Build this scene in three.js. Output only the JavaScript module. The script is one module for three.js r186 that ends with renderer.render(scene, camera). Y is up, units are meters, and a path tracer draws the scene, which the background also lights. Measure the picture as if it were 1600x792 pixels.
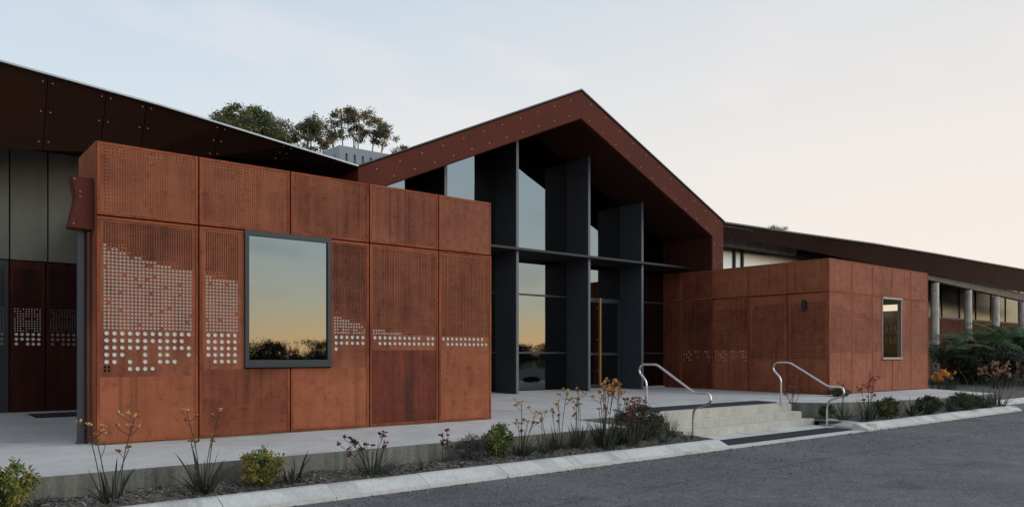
import * as THREE from 'three';
import { mergeGeometries } from 'three/addons/utils/BufferGeometryUtils.js';

// ------------------------------------------------------------------ camera
const scene = new THREE.Scene();
const EYE = 1.54;
const camera = new THREE.PerspectiveCamera(2 * Math.atan(253 / 768) * 180 / Math.PI, 1024 / 506, 0.1, 2000);
camera.position.set(0, EYE, 0);
camera.lookAt(0.6324, EYE, -0.7747);
camera.setViewOffset(1024, 506, 0, -101.6, 1024, 506);      // vertical shift lens, verticals stay upright

// ------------------------------------------------------------------ sky (afterglow behind the camera, to the right)
const SUN_AZ = 132 * Math.PI / 180;                          // measured from -Z towards +X
const sunDir = new THREE.Vector3(Math.sin(SUN_AZ), Math.tan(31 * Math.PI / 180), -Math.cos(SUN_AZ)).normalize();
function hsh(x, y, s) { let h = Math.imul(x, 374761393) + Math.imul(y, 668265263) + Math.imul(s, 974711); h = Math.imul(h ^ (h >>> 13), 1274126177); return ((h ^ (h >>> 16)) >>> 0) / 4294967296; }
function vnoise(x, y, s, px = 1 << 20, py = px) {
  const ix = Math.floor(x), iy = Math.floor(y); let fx = x - ix, fy = y - iy;
  fx = fx * fx * (3 - 2 * fx); fy = fy * fy * (3 - 2 * fy);
  const m = (a, p) => ((a % p) + p) % p;
  const x0 = m(ix, px), x1 = m(ix + 1, px), y0 = m(iy, py), y1 = m(iy + 1, py);
  const a = hsh(x0, y0, s), b = hsh(x1, y0, s), c = hsh(x0, y1, s), d = hsh(x1, y1, s);
  return a + (b - a) * fx + (c - a) * fy + (a - b - c + d) * fx * fy;
}
function fbm(x, y, s, oct = 4, px = 1 << 20, py = px) { let v = 0, a = 0.5, t = 0; for (let o = 0; o < oct; o++) { v += a * vnoise(x, y, s + o * 17, px, py); t += a; x *= 2; y *= 2; px *= 2; py *= 2; a *= 0.5; } return v / t; }
const sst = (a, b, x) => { const t = Math.min(1, Math.max(0, (x - a) / (b - a))); return t * t * (3 - 2 * t); };
const mix = (a, b, t) => a + (b - a) * t;
const COOL = [[0, .84, .79, .79], [6, .79, .785, .80], [14, .70, .785, .85], [24, .545, .675, .80], [38, .41, .54, .66], [90, .24, .32, .44]];
const SIDE = [[0, .96, .82, .73], [6, .945, .85, .775], [14, .88, .83, .79], [24, .73, .755, .78], [38, .50, .58, .67], [90, .24, .32, .44]];
const WARM = [[0, 3.8, 2.2, .95], [1.8, 3.2, 2.35, 1.30], [4, 2.5, 2.38, 1.82], [8, 1.95, 2.25, 2.25], [14, 1.75, 2.1, 2.32], [26, 1.35, 1.62, 1.86], [42, .80, .96, 1.14], [90, .26, .34, .46]];
function ramp(T, e) { if (e <= T[0][0]) return T[0].slice(1); for (let i = 1; i < T.length; i++) if (e <= T[i][0]) { const t = (e - T[i - 1][0]) / (T[i][0] - T[i - 1][0]); return [1, 2, 3].map(k => mix(T[i - 1][k], T[i][k], t)); } return T[T.length - 1].slice(1); }
{
  const W = 1024, H = 512, data = new Float32Array(W * H * 4);
  for (let j = 0; j < H; j++) for (let i = 0; i < W; i++) {
    const el = ((j + .5) / H - .5) * Math.PI, u = ((i + .5) / W - .5) * 2 * Math.PI;      // u = atan2(z, x)
    const dx = Math.cos(u), dz = Math.sin(u), e = el * 180 / Math.PI;
    const g = (dx * sunDir.x + dz * sunDir.z) / Math.hypot(sunDir.x, sunDir.z);
    const c = ramp(COOL, e), s = ramp(SIDE, e), w = ramp(WARM, e);
    const a = sst(-.75, .5, g), b = sst(.58, .94, g);
    const col = [0, 1, 2].map(k => mix(mix(c[k], s[k], a), w[k], b));
    // thin high cloud wisps
    const k = 1 / (Math.max(0.06, Math.sin(Math.max(0, el))) + .12), n = fbm(dx * Math.cos(el) * k * 2.2 + 40, dz * Math.cos(el) * k * 4.0 + 40, 5, 5);
    const wsp = sst(.5, .78, n) * sst(1, 9, e) * (1 - sst(45, 70, e)) * .26;
    col[0] = mix(col[0], .93, wsp); col[1] = mix(col[1], .845, wsp); col[2] = mix(col[2], .83, wsp);
    const dn = e < 0 ? .35 : 1, o = (j * W + i) * 4;
    data[o] = col[0] * dn; data[o + 1] = col[1] * dn; data[o + 2] = col[2] * dn; data[o + 3] = 1;
  }
  const sky = new THREE.DataTexture(data, W, H, THREE.RGBAFormat, THREE.FloatType);
  sky.mapping = THREE.EquirectangularReflectionMapping; sky.magFilter = sky.minFilter = THREE.LinearFilter; sky.wrapS = THREE.RepeatWrapping; sky.needsUpdate = true;
  scene.background = sky; scene.environment = sky; scene.environmentIntensity = 1;
}
// ------------------------------------------------------------------ sun (already very low and veiled, so very soft)
const sun = new THREE.DirectionalLight(new THREE.Color(1.0, .82, .66), 0.5);
sun.position.copy(sunDir).multiplyScalar(90).add(new THREE.Vector3(15, 0, -10)); sun.target.position.set(15, 0, -10);
sun.castShadow = true; sun.shadow.radius = 48; sun.shadow.mapSize.set(2048, 2048);
Object.assign(sun.shadow.camera, { left: -60, right: 60, top: 45, bottom: -45, near: 1, far: 260 });
scene.add(sun, sun.target);
const EXPOSURE = 1.0;

// ------------------------------------------------------------------ helpers
function RNG(a) { return () => { a |= 0; a = a + 0x6D2B79F5 | 0; let t = Math.imul(a ^ a >>> 15, 1 | a); t = t + Math.imul(t ^ t >>> 7, 61 | t) ^ t; return ((t ^ t >>> 14) >>> 0) / 4294967296; }; }
const used = {};
function numbered(n) { used[n] = (used[n] ?? -1) + 1; return used[n] ? n + '_' + String(used[n]).padStart(3, '0') : n; }
const V3 = (x, y, zd) => new THREE.Vector3(x, y, -zd);
function thing(name, label, category, [x, y, zd] = [0, 0, 0], group) {
  const o = new THREE.Group(); o.name = numbered(name); scene.add(o); o.position.set(x, y, -zd);
  if (label) o.userData.label = label; if (category) o.userData.category = category; if (group) o.userData.group = group;
  return o;
}
function worldOff(p) { const v = new THREE.Vector3(); while (p && p !== scene) { v.add(p.position); p = p.parent; } return v; }
function flat(g) {
  const h = g.index ? g.toNonIndexed() : g; for (const k of Object.keys(h.attributes)) if (!['position', 'normal', 'uv', 'color'].includes(k)) h.deleteAttribute(k);
  h.morphAttributes = {}; if (!h.attributes.normal) h.computeVertexNormals();
  if (!h.attributes.uv) h.setAttribute('uv', new THREE.BufferAttribute(new Float32Array(h.attributes.position.count * 2), 2));
  return h;
}
let uvSeed = 1;
function metreUV(g, off = true) {            // box projection in metres, each part with its own offset
  const p = g.attributes.position, n = p.count, uv = new Float32Array(n * 2), ou = off ? hsh(uvSeed, 3, 9) * 37 : 0, ov = off ? hsh(uvSeed, 7, 2) * 23 : 0; uvSeed++;
  const a = new THREE.Vector3(), b = new THREE.Vector3(), c = new THREE.Vector3();
  for (let i = 0; i < n; i += 3) {
    a.fromBufferAttribute(p, i); b.fromBufferAttribute(p, i + 1); c.fromBufferAttribute(p, i + 2);
    const N = b.clone().sub(a).cross(c.clone().sub(a)), ax = Math.abs(N.x), ay = Math.abs(N.y), az = Math.abs(N.z);
    [a, b, c].forEach((q, k) => {
      const [u, v] = ay >= ax && ay >= az ? [q.x, q.z] : ax >= az ? [q.z, q.y] : [q.x, q.y];
      uv[(i + k) * 2] = u + ou; uv[(i + k) * 2 + 1] = v + ov;
    });
  }
  g.setAttribute('uv', new THREE.BufferAttribute(uv, 2)); return g;
}
function part(name, geos, mat, parent = scene, opt = {}) {
  let g = mergeGeometries((Array.isArray(geos) ? geos : [geos]).map(flat));
  if (!opt.keepUV) metreUV(g, opt.off !== false);
  const w = worldOff(parent); g.translate(-w.x, -w.y, -w.z);
  const m = new THREE.Mesh(g, mat); m.name = parent === scene ? numbered(name) : name; m.castShadow = m.receiveShadow = true;
  if (opt.kind) m.userData.kind = opt.kind; if (opt.label) m.userData.label = opt.label; if (opt.category) m.userData.category = opt.category; if (opt.group) m.userData.group = opt.group;
  parent.add(m); return m;
}
const box = (x0, x1, y0, y1, z0, z1) => { const g = new THREE.BoxGeometry(Math.abs(x1 - x0), Math.abs(y1 - y0), Math.abs(z1 - z0)); g.translate((x0 + x1) / 2, (y0 + y1) / 2, -(z0 + z1) / 2); return g; };
function prism(pts, z0, z1) {               // polygon in X/Y pushed from depth z0 to z1
  const g = new THREE.ExtrudeGeometry(new THREE.Shape(pts.map(p => new THREE.Vector2(...p))), { depth: Math.abs(z1 - z0), bevelEnabled: false });
  g.translate(0, 0, -Math.max(z0, z1)); return g;
}
function prismX(pts, x0, x1) {              // polygon in depth/Y pushed along X
  const g = new THREE.ExtrudeGeometry(new THREE.Shape(pts.map(p => new THREE.Vector2(...p))), { depth: x1 - x0, bevelEnabled: false });
  g.rotateY(Math.PI / 2); g.translate(x0, 0, 0); return g;
}
function tube(points, r, seg = 24, rad = 6, closed = false) { return new THREE.TubeGeometry(new THREE.CatmullRomCurve3(points, closed, 'centripetal'), seg, r, rad, closed); }
function cyl(a, b, r0, r1 = r0, n = 10) { const d = b.clone().sub(a), g = new THREE.CylinderGeometry(r1, r0, d.length(), n); g.applyQuaternion(new THREE.Quaternion().setFromUnitVectors(new THREE.Vector3(0, 1, 0), d.normalize())); g.translate((a.x + b.x) / 2, (a.y + b.y) / 2, (a.z + b.z) / 2); return g; }
function quads(list) {                      // list of four-corner arrays
  const P = []; for (const q of list) { const [a, b, c, d] = q; P.push(...a, ...b, ...c, ...a, ...c, ...d); }
  const g = new THREE.BufferGeometry(); g.setAttribute('position', new THREE.BufferAttribute(new Float32Array(P), 3)); g.computeVertexNormals(); return g;
}

// ------------------------------------------------------------------ textures
function tex(size, metres, fn, srgb = true) {
  const d = new Uint8Array(size * size * 4), g = v => Math.max(0, Math.min(255, Math.round(255 * (srgb ? (v <= .0031308 ? 12.92 * v : 1.055 * Math.pow(v, 1 / 2.4) - .055) : v))));
  for (let j = 0; j < size; j++) for (let i = 0; i < size; i++) { const c = fn(i / size, j / size, i, j), o = (j * size + i) * 4; d[o] = g(c[0]); d[o + 1] = g(c[1]); d[o + 2] = g(c[2]); d[o + 3] = 255; }
  const t = new THREE.DataTexture(d, size, size); if (srgb) t.colorSpace = THREE.SRGBColorSpace;
  t.wrapS = t.wrapT = THREE.RepeatWrapping; t.magFilter = THREE.LinearFilter; t.minFilter = THREE.LinearMipmapLinearFilter; t.generateMipmaps = true; t.repeat.set(1 / metres, 1 / metres); t.needsUpdate = true; return t;
}
const N = (u, v, f, s, o = 4) => fbm(u * f, v * f, s, o, f, f);
const NS = (u, v, fx, fy, s, o = 3) => fbm(u * fx, v * fy, s, o, fx, fy);
function rust(seed, light, dark, streakAmt) {
  return tex(1024, 4, (u, v) => {
    const big = N(u, v, 4, seed, 4), mid = N(u, v, 22, seed + 31, 4), fine = N(u, v, 200, seed + 63, 2), st = NS(u, v, 46, 3, seed + 91, 3), spots = N(u, v, 60, seed + 120, 3), bandn = NS(u, v, 5, 70, seed + 140, 3);
    let t = sst(.25, .78, big) * .5 + sst(.25, .8, mid) * .26 + (fine - .5) * .30 + (st - .5) * streakAmt + (bandn - .5) * .2 + .2; t = Math.max(0, Math.min(1, t));
    let k = 1 - .22 * sst(.62, .8, spots);
    const drip = 1 - .28 * sst(.55, .75, NS(u, v, 90, 2, seed + 170, 3)) * sst(.35, .7, N(u, v, 6, seed + 180, 2)); k *= drip;
    return [mix(dark[0], light[0], t) * k, mix(dark[1], light[1], t) * k, mix(dark[2], light[2], t) * k];
  });
}
const tRust = rust(11, [.335, .110, .056], [.17, .049, .027], .5);
const tRust2 = rust(77, [.325, .108, .056], [.13, .038, .022], .5);
const tRustDark = rust(140, [.20, .043, .023], [.075, .019, .012], 1.1);
const tFascia = tex(512, 4, (u, v) => { const a = N(u, v, 5, 201, 4), f = N(u, v, 120, 208, 2); const t = .75 + .35 * a + .25 * (f - .5); return [.112 * t, .030 * t, .0185 * t]; });
const tDeck = tex(1024, 6, (u, v) => { const a = N(u, v, 3, 301, 5), b = N(u, v, 26, 310, 4), f = N(u, v, 250, 320, 2), s = sst(.6, .78, N(u, v, 9, 330, 4)); const t = .82 + .26 * (a - .5) + .22 * (b - .5) + .16 * (f - .5) - .14 * s; return [.64 * t, .62 * t, .59 * t]; });
const tUpstand = tex(1024, 4, (u, v) => { const a = N(u, v, 5, 401, 4), st = NS(u, v, 60, 4, 410, 4), f = N(u, v, 160, 420, 2); const t = .8 + .5 * (a - .5) + .7 * (st - .5) + .25 * (f - .5); return [.235 * t, .228 * t, .19 * t]; });
const tStep = tex(1024, 4, (u, v) => { const a = N(u, v, 6, 451, 4), st = NS(u, v, 40, 6, 460, 4), f = N(u, v, 200, 470, 2), m = sst(.6, .72, N(u, v, 30, 480, 4)); const t = .85 + .2 * (a - .5) + .28 * (st - .5) + .15 * (f - .5) - .07 * m; return [.59 * t, .56 * t, .475 * t]; });
const tKerb = tex(1024, 3, (u, v) => { const a = N(u, v, 4, 501, 5), b = N(u, v, 40, 510, 3), f = N(u, v, 220, 520, 2), s = sst(.58, .74, NS(u, v, 12, 5, 530, 4)); const t = .88 + .25 * (a - .5) + .2 * (b - .5) + .2 * (f - .5) - .2 * s; return [.66 * t, .65 * t, .61 * t]; });
const tConc = tex(1024, 4, (u, v) => { const a = N(u, v, 4, 551, 5), st = NS(u, v, 24, 5, 560, 4), f = N(u, v, 140, 570, 2); const t = .85 + .35 * (a - .5) + .3 * (st - .5) + .12 * (f - .5); return [.165 * t, .16 * t, .13 * t]; });
const tRoad = tex(2048, 5, (u, v, i, j) => { const a = N(u, v, 4, 601, 5), b = N(u, v, 40, 610, 3), f = hsh(i >> 2, j >> 2, 620), h = hsh(i >> 3, j >> 3, 626), g = hsh(i >> 1, j >> 1, 622), w = sst(.93, .97, h); const o = sst(.62, .8, N(u, v, 7, 630, 4)); const t = .80 + .55 * (a - .5) + .35 * (b - .5) + .6 * (f - .5) + .42 * (h - .5) + .4 * (g - .5) + w * .5 - .22 * o; return [.142 * t, .136 * t, .142 * t]; });
const bRoad = tex(1024, 2.5, (u, v, i, j) => { const f = .5 * N(u, v, 200, 640, 2) + .5 * hsh(i >> 1, j >> 1, 650); return [f, f, f]; }, false);
const tMulch = tex(1024, 2, (u, v, i, j) => { const a = N(u, v, 6, 701, 4), f = NS(u, v, 150, 60, 710, 3), g = N(u, v, 90, 720, 3); const t = .4 + .6 * a + 1.0 * (f - .5) + .8 * (g - .5); return [.115 * t, .100 * t, .088 * t]; });
const tGround = tex(512, 8, (u, v) => { const a = N(u, v, 8, 751, 5); return [.09 * (.5 + a), .095 * (.5 + a), .045 * (.5 + a)]; });
const tTimber = tex(512, 2, (u, v) => { const a = NS(u, v, 30, 2, 801, 4), b = N(u, v, 8, 810, 3), k = sst(.70, .8, N(u, v, 14, 815, 2)); const t = .7 + .5 * (a - .5) + .4 * (b - .5); return [.78 * t * (1 - .4 * k), .73 * t * (1 - .4 * k), .66 * t * (1 - .4 * k)]; });
const bFine = tex(512, 1, (u, v) => { const f = N(u, v, 40, 851, 4); return [f, f, f]; }, false);
const bGlass = tex(512, 5, (u, v) => { const f = N(u, v, 5, 871, 2); return [f, f, f]; }, false);
const S = (o) => new THREE.MeshStandardMaterial({ side: THREE.DoubleSide, ...o });
const SP = (o) => new THREE.MeshPhysicalMaterial({ side: THREE.DoubleSide, specularIntensity: .35, ...o });
const C = (r, g, b) => new THREE.Color().setRGB(r, g, b);
const M = {
  rust: SP({ map: tRust, roughness: .72, bumpMap: bFine, bumpScale: .002 }), rust2: SP({ map: tRust2, roughness: .72, bumpMap: bFine, bumpScale: .002 }), rustDark: SP({ map: tRustDark, roughness: .6 }),
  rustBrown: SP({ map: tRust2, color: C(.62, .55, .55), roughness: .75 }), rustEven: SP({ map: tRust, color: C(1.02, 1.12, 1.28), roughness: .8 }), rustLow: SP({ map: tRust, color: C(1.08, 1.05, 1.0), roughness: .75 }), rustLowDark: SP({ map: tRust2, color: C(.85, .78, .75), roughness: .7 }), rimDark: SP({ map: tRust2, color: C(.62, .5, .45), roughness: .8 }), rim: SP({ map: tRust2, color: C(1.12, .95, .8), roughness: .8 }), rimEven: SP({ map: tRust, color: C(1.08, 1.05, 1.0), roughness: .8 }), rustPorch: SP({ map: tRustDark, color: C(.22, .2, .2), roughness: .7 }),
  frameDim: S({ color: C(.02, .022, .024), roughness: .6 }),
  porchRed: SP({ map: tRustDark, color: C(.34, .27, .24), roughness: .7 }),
  fascia: SP({ map: tFascia, roughness: .85 }), soffit: SP({ map: tFascia, color: C(.38, .46, .5), roughness: .9 }), wingFasciaShaded: SP({ map: tFascia, color: C(.25, .32, .27), roughness: .95 }), wingBrown: SP({ map: tFascia, color: C(.58, .95, 1.1), roughness: .9 }), canopy: S({ color: C(.013, .014, .017), roughness: .6 }),  // soffit and left wing copies darkened, shade of facing down put into colour
  deck: S({ map: tDeck, roughness: .85 }), upstand: S({ map: tUpstand, roughness: .9, bumpMap: bFine, bumpScale: .004 }), step: S({ map: tStep, roughness: .9, bumpMap: bFine, bumpScale: .004 }), kerb: S({ map: tKerb, roughness: .9, bumpMap: bFine, bumpScale: .006 }), conc: S({ map: tConc, roughness: .8 }),
  road: S({ map: tRoad, bumpMap: bRoad, bumpScale: .006, roughness: .9 }), mulch: S({ map: tMulch, roughness: 1 }), ground: S({ map: tGround, roughness: 1 }),
  fin: S({ color: C(.036, .044, .057), roughness: .5 }), finLitEdge: S({ color: C(.12, .13, .145), roughness: .5 }), frame: S({ color: C(.022, .026, .031), roughness: .45 }), dark: S({ color: C(.012, .012, .013), roughness: .8 }),
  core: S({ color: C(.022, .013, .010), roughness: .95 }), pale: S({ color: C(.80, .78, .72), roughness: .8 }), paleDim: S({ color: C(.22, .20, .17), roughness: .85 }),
  glass: S({ color: C(.130, .139, .143), metalness: 1, roughness: .012, bumpMap: bGlass, bumpScale: .0035 }), clere: S({ color: C(.34, .345, .36), metalness: 1, roughness: .34 }), glassDark: SP({ color: C(.022, .024, .026), roughness: .22, specularIntensity: .3 }),
  clear: new THREE.MeshPhysicalMaterial({ color: 0xffffff, transmission: 1, thickness: 0, roughness: .02, ior: 1.03, side: THREE.DoubleSide }),
  bronze: S({ color: C(.26, .235, .19), roughness: .45, metalness: .4 }), zinc: S({ color: C(.42, .44, .46), roughness: .45, metalness: .6 }), steel: S({ color: C(.72, .71, .69), metalness: 1, roughness: .28 }), pipe: S({ color: C(.045, .05, .06), roughness: .4 }),
  screen: S({ color: C(.20, .22, .245), roughness: .7 }), unit: S({ color: C(.30, .33, .36), roughness: .6 }), mat: S({ color: C(.022, .022, .026), roughness: .95 }), timber: S({ map: tTimber, roughness: .85 }), beam: S({ map: tTimber, color: C(.26, .215, .18), roughness: .85 }), pull: S({ color: C(.42, .17, .05), roughness: .45 }),
  bolt: S({ color: C(.33, .24, .19), roughness: .5, metalness: .3 }), glow: S({ color: 0x111111, emissive: C(1, .86, .62), emissiveIntensity: .8 }), leaf: S({ vertexColors: true, roughness: .75 }), stem: S({ color: C(.035, .03, .018), roughness: .9 }), bark: S({ color: C(.26, .22, .18), roughness: .9 }),
  bottle: S({ color: C(.60, .42, .20), roughness: .2 }),
};

// ------------------------------------------------------------------ setting: ground, road, pavement
part('ground', quads([[[-700, -.03, 700], [700, -.03, 700], [700, -.03, -700], [-700, -.03, -700]]]), M.ground, scene, { kind: 'structure' });
part('road', quads([[[-60, 0, 34], [110, 0, 34], [110, 0, -9.2], [-60, 0, -9.2]]]), M.road, scene, { kind: 'structure' });
{ // wandering bitumen seam in the road
  const q = []; let prev = null; for (let i = 0; i <= 150; i++) { const x = 4 + i * .16, z = 5.85 + (fbm(x * .5, 3, 71, 4) - .5) * .45, w = .004 + .022 * sst(.3, .9, vnoise(x * 2.2, 5, 72)); const c = [[x, .004, -(z - w)], [x, .004, -(z + w)]]; if (prev) q.push([prev[0], c[0], c[1], prev[1]]); prev = c; }
  part('road_seam', quads(q), S({ color: C(.085, .082, .087), roughness: .9 }), scene, { kind: 'structure' });
}
// pavement surface falls gently towards the road; higher in front of the doors
function deckY(x, zd) {
  const front = mix(.0275, .006, sst(14.5, 19, x));
  const back = mix(.008, mix(.0125, .006, sst(16, 20, x)), sst(3, 8, x));
  return zd < 10.43 ? .45 + front * (zd - 10.43) : .45 + back * (zd - 10.43);
}
{
  const st = [[-14, 8.4], [-8, 8.4], [-4, 8.4], [-1, 8.4], [1, 8.4], [3, 8.4], [5, 8.4], [7, 8.4], [8, 8.4], [9, 8.4], [9.25, 8.4], [9.251, 9.56], [10.4, 9.56], [11.5, 9.56], [13, 9.56], [14.5, 9.56], [16.03, 9.56], [16.4, 9.85], [17, 9.2], [18, 8.85], [19, 8.62], [20, 8.45], [21.2, 8.3], [23, 8.32], [24.9, 8.35], [26.4, 10.9], [26.41, 17]];
  const top = [], skirt = [], R = 14;
  for (let i = 0; i + 1 < st.length; i++) {
    const [xa, za] = st[i], [xb, zb] = st[i + 1];
    const P = (x, z0, k) => { const z = z0 + (17 - z0) * k / R; return [x, deckY(x, z), -z]; };
    for (let k = 0; k < R; k++) top.push([P(xa, za, k), P(xb, zb, k), P(xb, zb, k + 1), P(xa, za, k + 1)]);
    const a = P(xa, za, 0), b = P(xb, zb, 0); skirt.push([[a[0], -.02, a[2]], [b[0], -.02, b[2]], b, a]);
  }
  const p = part('pavement', quads(top), M.deck, scene, { kind: 'structure' });
  part('pavement_edge', quads(skirt), M.upstand, p);
  const rs = [], e = (x, z) => [x, deckY(x, z) + .004, -z]; for (let i = 0; i < 120; i++) { const a = 1.99 + i * .0505, b = a + .0505, wa = .015 + .06 * fbm(a * 3, 1, 55, 3) + .05 * sst(.6, .8, vnoise(a * 2.3, 2, 56)), wb = .015 + .06 * fbm(b * 3, 1, 55, 3) + .05 * sst(.6, .8, vnoise(b * 2.3, 2, 56)); rs.push([e(a, 10.44 - wa), e(b, 10.44 - wb), e(b, 10.46), e(a, 10.46)]); }
  part('rust_stain', quads(rs), S({ color: C(.32, .23, .13), roughness: .9 }), p);
}
// kerbs: separate stones along a line of plan points (X, depth), road on the side given by n
const kerbProfile = [[0, -.05], [0, .045], [.05, .06], [.20, .125], [.23, .135], [.32, .135], [.335, .12], [.335, -.05]];
function kerb(runs, len) {
  const k = new THREE.Group(); k.name = numbered('kerb'); k.userData.kind = 'structure'; scene.add(k);
  for (const [[xa, za], [xb, zb], inward] of runs) {
    const L = Math.hypot(xb - xa, zb - za), n = Math.max(1, Math.round(L / len)), ux = (xb - xa) / L, uz = (zb - za) / L, [ix, iz] = inward;
    for (let i = 0; i < n; i++) {
      const s0 = L * i / n + .004, s1 = L * (i + 1) / n - .004, dy = (hsh(i, 5, Math.round(xa * 10)) - .5) * .006, sh = (hsh(i, 8, Math.round(xa * 10)) - .5) * .008;
      const at = (s, [d, y]) => [xa + ux * s + ix * (d + sh), y + (y > 0 ? dy : 0), -(za + uz * s + iz * (d + sh))];
      const q = [], m = kerbProfile.length;
      for (let j = 0; j + 1 < m; j++) q.push([at(s0, kerbProfile[j]), at(s1, kerbProfile[j]), at(s1, kerbProfile[j + 1]), at(s0, kerbProfile[j + 1])]);
      for (const s of [s0, s1]) for (let j = 1; j + 1 < m; j++) q.push([at(s, kerbProfile[0]), at(s, kerbProfile[j]), at(s, kerbProfile[j + 1]), at(s, kerbProfile[j + 1])]);
      part('kerb_stone', quads(q), M.kerb, k);
    }
  }
  return k;
}
kerb([[[-8.0, 7.5], [10.75, 7.5], [0, 1]]], 1.14);
kerb([[[15.98, 8.86], [15.46, 7.60], [.923, -.385]], [[15.38, 7.47], [24.4, 7.55], [0, 1]], [[24.5, 7.6], [24.8, 8.2], [-.95, .3]]], 1.14);
kerb([[[25.9, 8.7], [60, 9.0], [0, 1]]], 1.6);
// flush concrete strip and entry mats
part('paving_strip', [box(10.8, 15.45, -.02, .012, 7.5, 7.76), box(11.0, 15.8, -.02, .014, 8.36, 8.95)], M.kerb, scene, { kind: 'structure' });
function ribbedMat(x0, x1, z0, z1, yf, label) {
  const t = thing('entrance_mat', label, 'mat', [x0, yf(x0, z0), z0]);
  const q = []; const n = Math.round((z1 - z0) / .05);
  const P = (x, z, h) => [x, yf(x, z) + h, -z];
  const g = []; for (let i = 0; i < n; i++) { const a = z0 + (z1 - z0) * i / n, b = z0 + (z1 - z0) * (i + .6) / n; g.push([P(x0, a, .02), P(x1, a, .02), P(x1, b, .02), P(x0, b, .02)], [P(x0, a, .004), P(x1, a, .004), P(x1, a, .02), P(x0, a, .02)]); }
  q.push([P(x0, z0, .008), P(x1, z0, .008), P(x1, z1, .008), P(x0, z1, .008)]);
  part('mat_base', quads(q), M.mat, t); part('rib', quads(g), M.mat, t, { kind: 'stuff' });
}
ribbedMat(10.9, 15.35, 7.77, 8.35, () => 0.0, 'dark ribbed mat at the foot of the concrete steps, flush with the road');
ribbedMat(11.4, 16.0, 9.9, 10.45, deckY, 'dark ribbed mat at the top of the steps between the two handrails');
{ const t = thing('door_mat', 'dark mat on the pavement before the left porch doors, beside the downpipe', 'mat', [2.6, .47, 15.2]);
  part('mat_base', prism([[1.95, 0], [3.6, 0], [3.6, .012], [1.95, .012]], 15.0, 15.9).translate(0, .497, 0), M.mat, t); }
// steps
{
  const t = thing('entrance_steps', 'three wide concrete steps rising from the road to the pavement between steel handrails', 'steps', [13.6, 0, 8.9]);
  part('step', box(11.3, 15.86, 0, .142, 8.89, 9.7), M.step, t); part('step', box(11.3, 15.9, .142, .284, 9.22, 9.8), M.step, t); part('step', box(11.0, 16.02, .284, .432, 9.545, 9.88), M.step, t);
  for (const [y, z] of [[.142, 8.89], [.284, 9.22], [.432, 9.545]]) part('nosing', box(11.3, 15.85, y - .004, y + .006, z + .02, z + .08), M.kerb, t);
}
// planting beds
function bedSheet(name, xs, f, b, seed, y0, fade = () => 1) {
  const q = [], K = 7, Y = (x, z) => y0 + (fbm(x * 1.3, z * 1.3, seed, 3) - .5) * .10 + (fbm(x * 9, z * 9, seed + 5, 2) - .5) * .05;
  for (let i = 0; i + 1 < xs.length; i++) for (let k = 0; k < K; k++) {
    const P = (x, t) => { const z = mix(f(x), b(x), t); return [x, mix(.10, Y(x, z), sst(0, .3, t)) * fade(x), -z]; };
    q.push([P(xs[i], k / K), P(xs[i + 1], k / K), P(xs[i + 1], (k + 1) / K), P(xs[i], (k + 1) / K)]);
  }
  part(name, quads(q), M.mulch, scene, { kind: 'structure' }); return (x, t) => { const z = mix(f(x), b(x), t); return [x, mix(.10, Y(x, z), sst(0, .3, t)) * fade(x), z]; };
}
const lin = (a, b, n) => Array.from({ length: n + 1 }, (_, i) => a + (b - a) * i / n);
const deckFrontR = x => x < 17 ? mix(9.5, 9.2, (x - 16) / 1) : x < 21.2 ? mix(9.2, 8.3, Math.pow((x - 17) / 4.2, .6)) : 8.34;
const bedL = bedSheet('planting_bed', lin(-8, 9.25, 150), () => 7.80, () => 8.42, 5, .17);
const bedM = bedSheet('planting_bed', lin(9.25, 11.9, 30), x => 7.80 + Math.max(0, x - 10.7) * .75, x => x < 11.32 ? 9.58 : 8.92, 8, .13, x => 1 - sst(10.7, 11.8, x) * .95);
const bedR = bedSheet('planting_bed', lin(15.8, 24.7, 90), x => x < 16.1 ? 8.5 - (x - 15.8) * 2 : 7.80, x => deckFrontR(x) + .03, 12, .13);
const bedF = bedSheet('planting_bed', lin(26.4, 62, 60), x => 9.2, () => 18.2, 15, .3);
{
  const r = RNG(42), g = new THREE.BoxGeometry(.05, .006, .014), m = S({ color: 0xffffff, roughness: 1 });
  const T = [[bedL, -2, 9.25, 8500], [bedM, 9.25, 11.7, 3000], [bedR, 15.9, 24.5, 3000]]; const tot = T.reduce((a, b) => a + b[3], 0);
  const im = new THREE.InstancedMesh(g, m, tot); let i = 0; const mt = new THREE.Matrix4(), q = new THREE.Quaternion(), e = new THREE.Euler(), sc = new THREE.Vector3(), c = new THREE.Color();
  for (const [f, a, b, n] of T) for (let k = 0; k < n; k++) {
    const [x, y, z] = f(a + (b - a) * r(), r()); e.set((r() - .5) * .9, r() * 6.3, (r() - .5) * .9); q.setFromEuler(e); const s = .4 + r() * .9; sc.set(s, s, s);
    mt.compose(new THREE.Vector3(x, y + .004, -z), q, sc); im.setMatrixAt(i, mt); const v = .05 + r() * r() * .30; c.setRGB(v * 1.05, v * .95, v * .84); im.setColorAt(i, c); i++;
  }
  im.name = 'mulch_chips'; im.userData = { kind: 'stuff', label: 'grey brown wood mulch scattered over the roadside planting beds', category: 'mulch' }; im.castShadow = im.receiveShadow = true; scene.add(im);
}

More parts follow.
